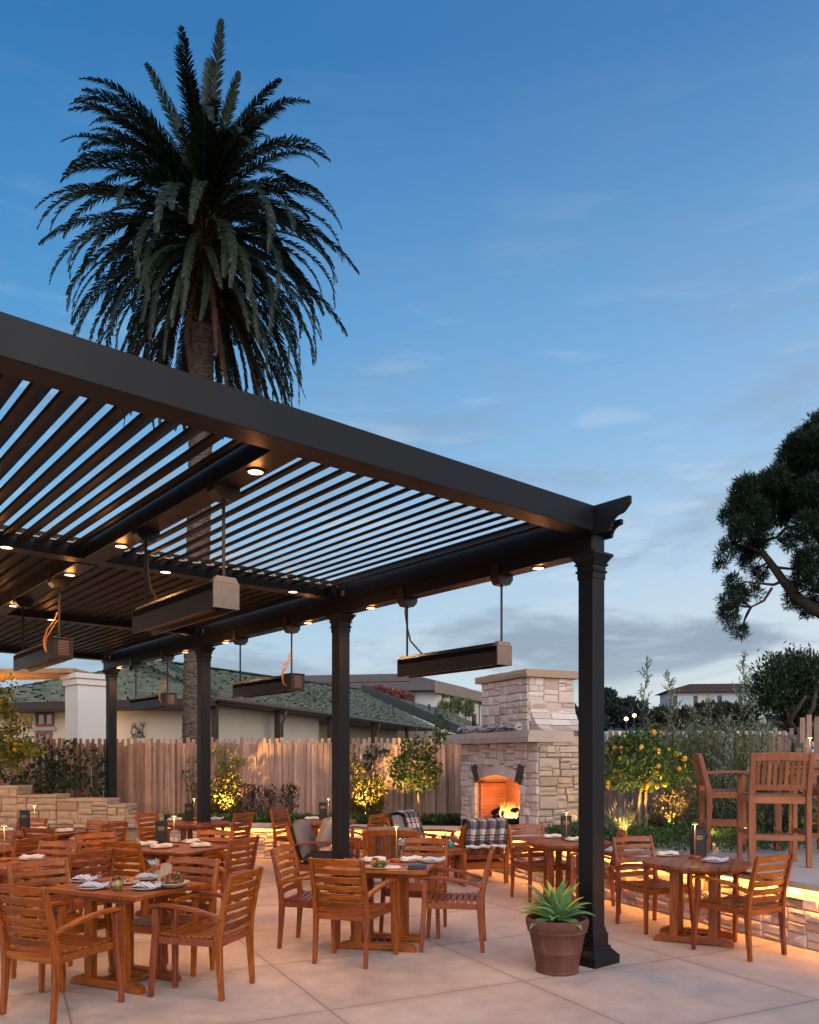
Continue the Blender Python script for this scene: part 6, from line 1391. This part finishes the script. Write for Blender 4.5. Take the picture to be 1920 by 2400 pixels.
for (x, y, rr) in ((790, 150, 60), (740, 240, 80), (680, 280, 70), (620, 340, 60), (820, 300, 120), (700, 400, 110), (600, 430, 70), (800, 460, 110), (540, 480, 60), (480, 510, 60), (640, 540, 100), (420, 560, 65), (350, 540, 60), (560, 620, 90), (760, 590, 110), (320, 600, 60), (460, 640, 90), (290, 670, 60), (380, 690, 80), (260, 730, 55), (300, 790, 55), (540, 720, 80), (650, 660, 80), (400, 770, 70), (330, 830, 50), (720, 770, 55), (640, 880, 55), (760, 860, 50), (450, 850, 60), (240, 900, 34), (220, 960, 34), (190, 1040, 34), (330, 950, 50), (400, 930, 55), (350, 1030, 36), (430, 1090, 42), (270, 1150, 40), (300, 1210, 44), (240, 1260, 46), (330, 1250, 34), (410, 1210, 36), (230, 1340, 40), (260, 1400, 40), (310, 1460, 36), (700, 1030, 50), (760, 990, 70), (700, 1130, 60), (790, 1110, 60), (640, 1270, 44), (740, 1310, 50), (650, 1190, 40), (800, 1220, 50), (790, 700, 70), (920, 160, 120), (1020, 300, 140), (1120, 450, 150), (930, 420, 120), (930, 640, 120), (1060, 700, 140), (1160, 900, 130), (960, 900, 90), (1020, 1090, 90), (1000, 60, 90)):
    pb.append(cb(x, y, rr, r.uniform(-1.2, 1.2)))
lim = [([cp(1050, 1500), cp(900, 1380), cp(808, 1325), cp(740, 1295), cp(650, 1220), cp(580, 1130), cp(500, 1020), cp(440, 940)], .26, .09), ([cp(1000, 1300), cp(880, 980), cp(808, 830), cp(750, 740), cp(680, 660), cp(600, 590)], .24, .07), ([cp(580, 1135), cp(520, 1160), cp(430, 1150), cp(330, 1140)], .06, .025), ([cp(510, 1180), cp(460, 1260), cp(380, 1300), cp(300, 1290)], .05, .02), ([cp(600, 800), cp(540, 860), cp(470, 880)], .06, .03), ([cp(460, 960), cp(360, 920), cp(260, 900)], .05, .02), ([cp(540, 1050), cp(640, 1060), cp(760, 1040)], .05, .03), ([cp(750, 740), cp(760, 560), cp(740, 400), cp(790, 250)], .12, .04), ([cp(700, 680), cp(560, 560), cp(420, 560)], .08, .03)]
b_ = cp(1080, 1560); b_.z = 0
bigtree('cypress_tree', 'large dark cypress with dense layered crown rising at the picture edge', tuple(b_), [b_, b_ + Vector((0, 0, 3)), cp(1050, 1500), cp(1000, 1250), cp(980, 900), cp(900, 500)], lim, pb, 135000, .20, .030, L_PIN, 81, 15, .055, r0=.34)
Y6 = 19.5
pb = [BL(x, y, Y6 + d, q, q * .8) for x, y, q, d in ((1815, 1575, 38, 0), (1860, 1565, 40, .5), (1900, 1580, 46, 0), (1800, 1620, 42, 0), (1850, 1620, 50, .3), (1905, 1640, 50, .6), (1930, 1700, 50, .8), (1885, 1690, 40, .9), (1930, 1590, 40, 0), (1790, 1660, 26, .3), (1840, 1660, 30, .9))]
b_ = D(1880, 1779, Y6 + .5); b_.z = 0; q = lambda x, y, d=0: D(x, y, Y6 + d)
bigtree('dark_round_tree', 'dark round-headed tree with bare grey limbs behind the bar tables', tuple(b_), [b_, q(1878, 1760, .5), q(1872, 1720, .4)], [([q(1872, 1720, .3), q(1885, 1690, -.3), q(1905, 1660, -.4), q(1915, 1610, -.3)], .10, .04), ([q(1872, 1725, .2), q(1850, 1690, -.5), q(1880, 1645, -.6), q(1890, 1630, -.6)], .09, .03), ([q(1870, 1730, .2), q(1830, 1695, -.4), q(1800, 1690, -.3)], .07, .03), ([q(1860, 1710, 0), q(1845, 1670, 0), q(1815, 1620, 0)], .07, .02)], pb, 16000, .13, .042, L_DRK, 82, 6, .10, r0=.2)
hedge = leafmat('hill_scrub', [(.032, .030, .024), (.050, .044, .032), (.030, .036, .022), (.06, .05, .04)], .8, .1)
for i, (px, py, rx, rz, Y, lb) in enumerate(((1612, 1668, 34, 24, 60, 'brown-grey scrub bush right below the hillside house corner'), (1665, 1655, 40, 26, 62, 'brown scrub bush under the first hillside window'), (1720, 1660, 36, 24, 60, 'scrub bush under the second hillside window'), (1590, 1700, 30, 22, 44, 'dark scrub bush above the white trailer end'), (1660, 1695, 46, 22, 42, 'broad dark scrub hedge above the boundary fence'), (1560, 1660, 26, 14, 66, 'dark bush to the side of the hillside house'))):
    b = D(px, py + rz * 1.6, Y); py += 28; shrub('hill_bush', lb, tuple(b), [BL(px, py, Y, rx, rz, rx), BL(px + rx * .5, py + 6, Y, rx * .7, rz * .9, rx), BL(px - rx * .5, py + 8, Y, rx * .7, rz * .8, rx)], 900, .013 * Y, .006 * Y, hedge, 90 + i, stems=5, group='scrub on the hillside', up=.4)
tw = MB(); r = random.Random(95); blb = []
for i in range(70):
    x = r.uniform(1250, 1580); y = 1705 - (48 + 14 * math.sin((x - 1400) / 60.0)) * (1 if x < 1500 else .72) * r.uniform(.10, .95); blb.append(BL(x, y, 190 + r.uniform(-10, 30), 16, 11, 14))
foliage(tw, blb, 6000, 1.5, .8, 96, .6, .5); o = tw.build('treeline', leafmat('far_wood', [(.020, .034, .032), (.028, .044, .040), (.016, .028, .028)], .9, .05)); o['kind'] = 'stuff'; tag(o, 'far-off dark wooded slope beyond the fireplace', 'wood')
b = D(1418, 1700, 190); shrub('far_pine', 'tall far pine rising above the wooded slope beside the corner post', tuple(b), [BL(1424, 1628, 190, 20, 12, 16), BL(1412, 1635, 190, 18, 12, 14), BL(1434, 1638, 190, 12, 8, 10)], 1100, .8, .4, leafmat('far_pine_leaf', [(.018, .032, .030), (.025, .040, .036)], .9, .05), 97, 'tree', 6, .18)
boug = leafmat('bougainvillea', [(.30, .10, .09), (.36, .14, .12), (.22, .09, .08), (.10, .09, .06)], .6, .2)
for i, (px, py, rx, rz, lb) in enumerate(((885, 1614, 22, 12, 'red bougainvillea on the hotel wall nearest the upper roof'), (930, 1622, 20, 14, 'red bougainvillea beside the hotel window'), (955, 1632, 14, 12, 'small red bougainvillea under the blue hotel window'))):
    b = D(px, py + 30, 74); shrub('bougainvillea', lb, tuple(b), [BL(px, py + 6, 74, rx, rz * .8, 8)], 200, .42, .24, boug, 100 + i, group='bougainvillea at the hotel', stems=4)
bam = leafmat('pale_bush', [(.12, .18, .07), (.17, .23, .10), (.09, .14, .05)], .7, .2)
for i, (px, py, rx, rz, lb) in enumerate(((1040, 1655, 16, 14, 'pale green bush below the hotel, furthest from the chimney'), (1070, 1648, 18, 18, 'pale green bush in the middle below the hotel'), (1100, 1655, 16, 20, 'pale green bush below the hotel touching the chimney'))):
    b = D(px, py + 30, 70); shrub('pale_bush', lb, tuple(b), [BL(px, py + 4, 70, rx * .62, rz * .75, 8), BL(px - 4, py + 14, 70, rx * .8, rz * .8, 8)], 420, .42, .12, bam, 105 + i, group='bushes below the hotel', stems=5, up=1.2)

# ---------------------------------------------------------------- palm
YT = 20.0; kT = YT / FPX
palm = empty('palm_tree', tuple(Vector((D(447, 1779, YT).x, YT, 0))), 0, 'tall date palm with a huge drooping crown behind the pergola', 'palm'); b0 = Vector(palm.location)
def trunkx(z): return D(447 + 32 * min(1, max(0, z / 14.5)) ** .8, 1779, YT).x - b0.x
t = MB(); pts = []; rad = []; z = 0; r = random.Random(15)
while z < 13.6: pts.append((trunkx(z), 0, z)); rad.append((.285 if z > .6 else .34) * (1 + (.05 if len(pts) % 2 else -.03))); z += .085
t.tube(pts, rad, 22)
kk = Mat('palm_trunk'); v = kk.coord((1, 1, 1)); wv = kk.noise(kk.coord((9, 9, 22)), 1.0, 4, .6, .3); kk.color(kk.ramp(wv, [(.3, (.035, .026, .020)), (.5, (.11, .082, .062)), (.72, (.20, .155, .125))])).set(.95, .1).bump(wv, .9, .06); t.build('trunk', kk.m, palm)
bo = MB()     # old leaf bases
for i in range(420):
    z = 12.4 + 3.4 * r.random(); a = r.uniform(0, 6.28); rr = .30 + .10 * (z - 12.2) / 3; d = Vector((math.cos(a), math.sin(a), .55)).normalized(); p = Vector((trunkx(z) + math.cos(a) * rr * .8, math.sin(a) * rr * .8, z)); bo.sweep([p, p + d * .16, p + d * .30 + Vector((0, 0, -.02))], Vector((-math.sin(a), math.cos(a), 0)), [.12, .09, .05], [.05, .035, .02])
bo.tube([(trunkx(13.4), 0, 13.3), (trunkx(14.4), 0, 14.8), (trunkx(15), 0, 16.0)], [.30, .42, .22], 14); bo.build('leaf_bases', plain('palm_fibre', (.075, .040, .018), .95, .1, .5, 14, .6), palm)
def frond(mb, base, az, el, ln, droop, nl=62, ll=.40, seed=0, twist=0.0, narrow=1.0):
    r = random.Random(seed); d = Vector((math.cos(az), math.sin(az), 0)); sd_ = Vector((-math.sin(az), math.cos(az), 0)); n_ = 18; p = Vector(base); a = el; pts = [p.copy()]; tg = []
    for i in range(n_):
        s = (i + 1) / n_; t_ = d * math.cos(a) + Vector((0, 0, math.sin(a))) + sd_ * twist * s * s; t_.normalize(); p = p + t_ * ln / n_; pts.append(p.copy()); tg.append(t_); a -= droop * (.35 + 1.3 * s) / n_; a = max(a, -R(93))
    mb.tube(pts, [.034 * (1 - .85 * i / n_) for i in range(n_ + 1)], 5)
    for i in range(nl):
        s = .10 + .90 * i / (nl - 1); f = s * n_; j = min(n_ - 1, int(f)); q = pts[j].lerp(pts[j + 1], f - j); t_ = tg[j]; up = sd_.cross(t_); up = up if up.z > -.2 else -up; L_ = ll * (math.sin(math.pi * min(1, .12 + .88 * s)) ** .45 * .85 + .12) * narrow
        for sgn in (-1, 1):
            dv = (sd_ * sgn * r.uniform(.55, .9) + t_ * r.uniform(.75, 1.15) + up * r.uniform(.0, .45) - Vector((0, 0, .10))).normalized(); w_ = .032
            e1 = q + dv * L_ * .55; e2 = q + (dv * .97 - Vector((0, 0, .16))).normalized() * L_ * r.uniform(.88, 1.08); n1 = dv.cross(t_).normalized().cross(dv) * w_ / 2; o = len(mb.v)
            mb.v += [tuple(q - n1 * .6), tuple(q + n1 * .6), tuple(e1 + n1), tuple(e1 - n1), tuple(e2)]; mb.f += [(o, o + 1, o + 2, o + 3), (o + 3, o + 2, o + 4)]; mb.smooth += [False, False]
cr_, dead = MB(), MB(); r = random.Random(33); NF = 240
for i in range(NF):
    s = i / (NF - 1); az = i * 2.39996 + r.uniform(-.25, .25); el = R(84 - 142 * s ** .62 + r.uniform(-8, 8)); z = 15.9 - 2.4 * s + r.uniform(-.15, .15); ln = (2.65 + 1.55 * math.sin(math.pi * min(1, .02 + s * .80)) ** .75) * r.uniform(.86, 1.10); droop = R((34 + 24 * max(0, 1 - abs(s - .16) / .16)) + 46 * math.sin(math.pi * min(1, .12 + s)) + r.uniform(-16, 18))
    if s < .045: droop = R(r.uniform(5, 22))
    bs = (trunkx(z) + math.cos(az) * .22, math.sin(az) * .22, z)
    if s > .72 and math.sin(az) < -.5 and r.random() < .6: continue
    tgt = dead if (s > .86 and r.random() < .8) else cr_
    frond(tgt, bs, az, el, ln, droop, 92, .305, i, r.uniform(-.25, .25), (1.0 - .48 * max(0, min(1, (s - .45) / .4))) if tgt is cr_ else .5)
kk = Mat('palm_frond'); c = kk.ramp(kk.island(), [(0, (.006, .014, .006)), (.5, (.011, .022, .009)), (.85, (.022, .036, .013)), (1, (.036, .042, .018))]); kk.color(c).set(.5, .35); cr_.build('crown', kk.m, palm)
kk = Mat('dead_frond'); c = kk.ramp(kk.island(), [(0, (.030, .018, .012)), (.6, (.060, .032, .018)), (1, (.10, .050, .022))]); kk.color(c).set(.7, .2); dead.build('dead_fronds', kk.m, palm)
# speakers strapped to the trunk
# ---------------------------------------------------------------- garden lights and the speaker
def make_uplight():
    root = empty('garden_uplight', (0, 0, 0), 0, None, 'light'); m = MB(); m.tube([(0, 0, -.05), (0, 0, .05)], .012, 8); m.build('spike', dark_metal, root); m = MB(); m.lathe([(.018, .05), (.034, .06), (.036, .12), (.030, .12), (.026, .10), (.0, .10)], 14); m.build('housing', dark_metal, root); m = MB(); m.lathe([(0, .108), (.028, .108)], 12, sm=False); m.build('lens', emit('uplight_lens', (1, .66, .26), 12.0), root); return root
pul = Placer(make_uplight()); bpy.context.view_layer.update()
def uplight(p, lb, power, aim=(0, .3, 1), spot=95):
    pul((p.x, p.y, p.z), 0, lb, 'garden uplights'); d = Vector(aim).normalized(); lamp('uplight_lamp', 'SPOT', p + Vector((0, 0, .13)) + d * .02, power, (1, .56, .15), size=.03, spot=spot, aim=aim, blend=.7)
uplight(D(522, 1926, YF - .42), 'small uplight at the foot of the golden shrub', 380, (.05, .38, 1)); uplight(D(856, 1926, YF - .45), 'small uplight under the golden young tree', 380, (0, .38, 1)); uplight(D(990, 1930, Y2 - .25), 'small uplight at the stem of the lemon tree by the fireplace', 110, (-.1, .2, 1), 70); uplight(D(905, 1926, YF - .4), 'small uplight washing the fence before the fireplace', 190, (.35, .38, 1), 80)
uplight(D(1462, 1978, Y4 - .16), 'small uplight in the lavender', 45, (.05, .12, 1)); uplight(D(1512, 1962, Y1 - .3), 'small uplight before the twin lemon stems', 170, (0, .18, 1), 80); uplight(D(1582, 1955, Y5 - .45), 'small uplight in front of the twiggy brown shrub', 190, (-.05, .5, .9)); uplight(D(1385, 1975, 11.9), 'small uplight at the side of the fireplace', 60, (-.1, .5, 1))
p = D(1663, 1962, 10.9); root = empty('path_light', (p.x, p.y, .56), 0, 'little glowing path light between the bar chair legs', 'light'); m = MB(); m.tube([(0, 0, 0), (0, 0, .14)], .010, 8); m.build('stake', dark_metal, root); m = MB(); m.lathe([(0, .14), (.022, .15), (.024, .175), (0, .19)], 12); m.build('lens', emit('path_lens', (1, .66, .28), 26.0), root); lamp('path_lamp', 'POINT', (p.x, p.y - .05, .76), 9, (1, .58, .2), size=.03)
p = D(1637, 2000, 9.2); root = empty('garden_speaker', (p.x, p.y, .55), 0, 'black domed garden speaker behind the lamp table', 'speaker'); m = MB(); m.lathe([(.085, 0), (.088, .02), (.088, .24), (.085, .25)], 24); m.build('body', menu_blk, root); m = MB(); m.lathe([(.105, .25), (.108, .258), (.10, .31), (.075, .355), (.03, .375), (0, .378)], 24); m.build('dome', plain('speaker_black', (.018, .022, .03), .3, .6), root)
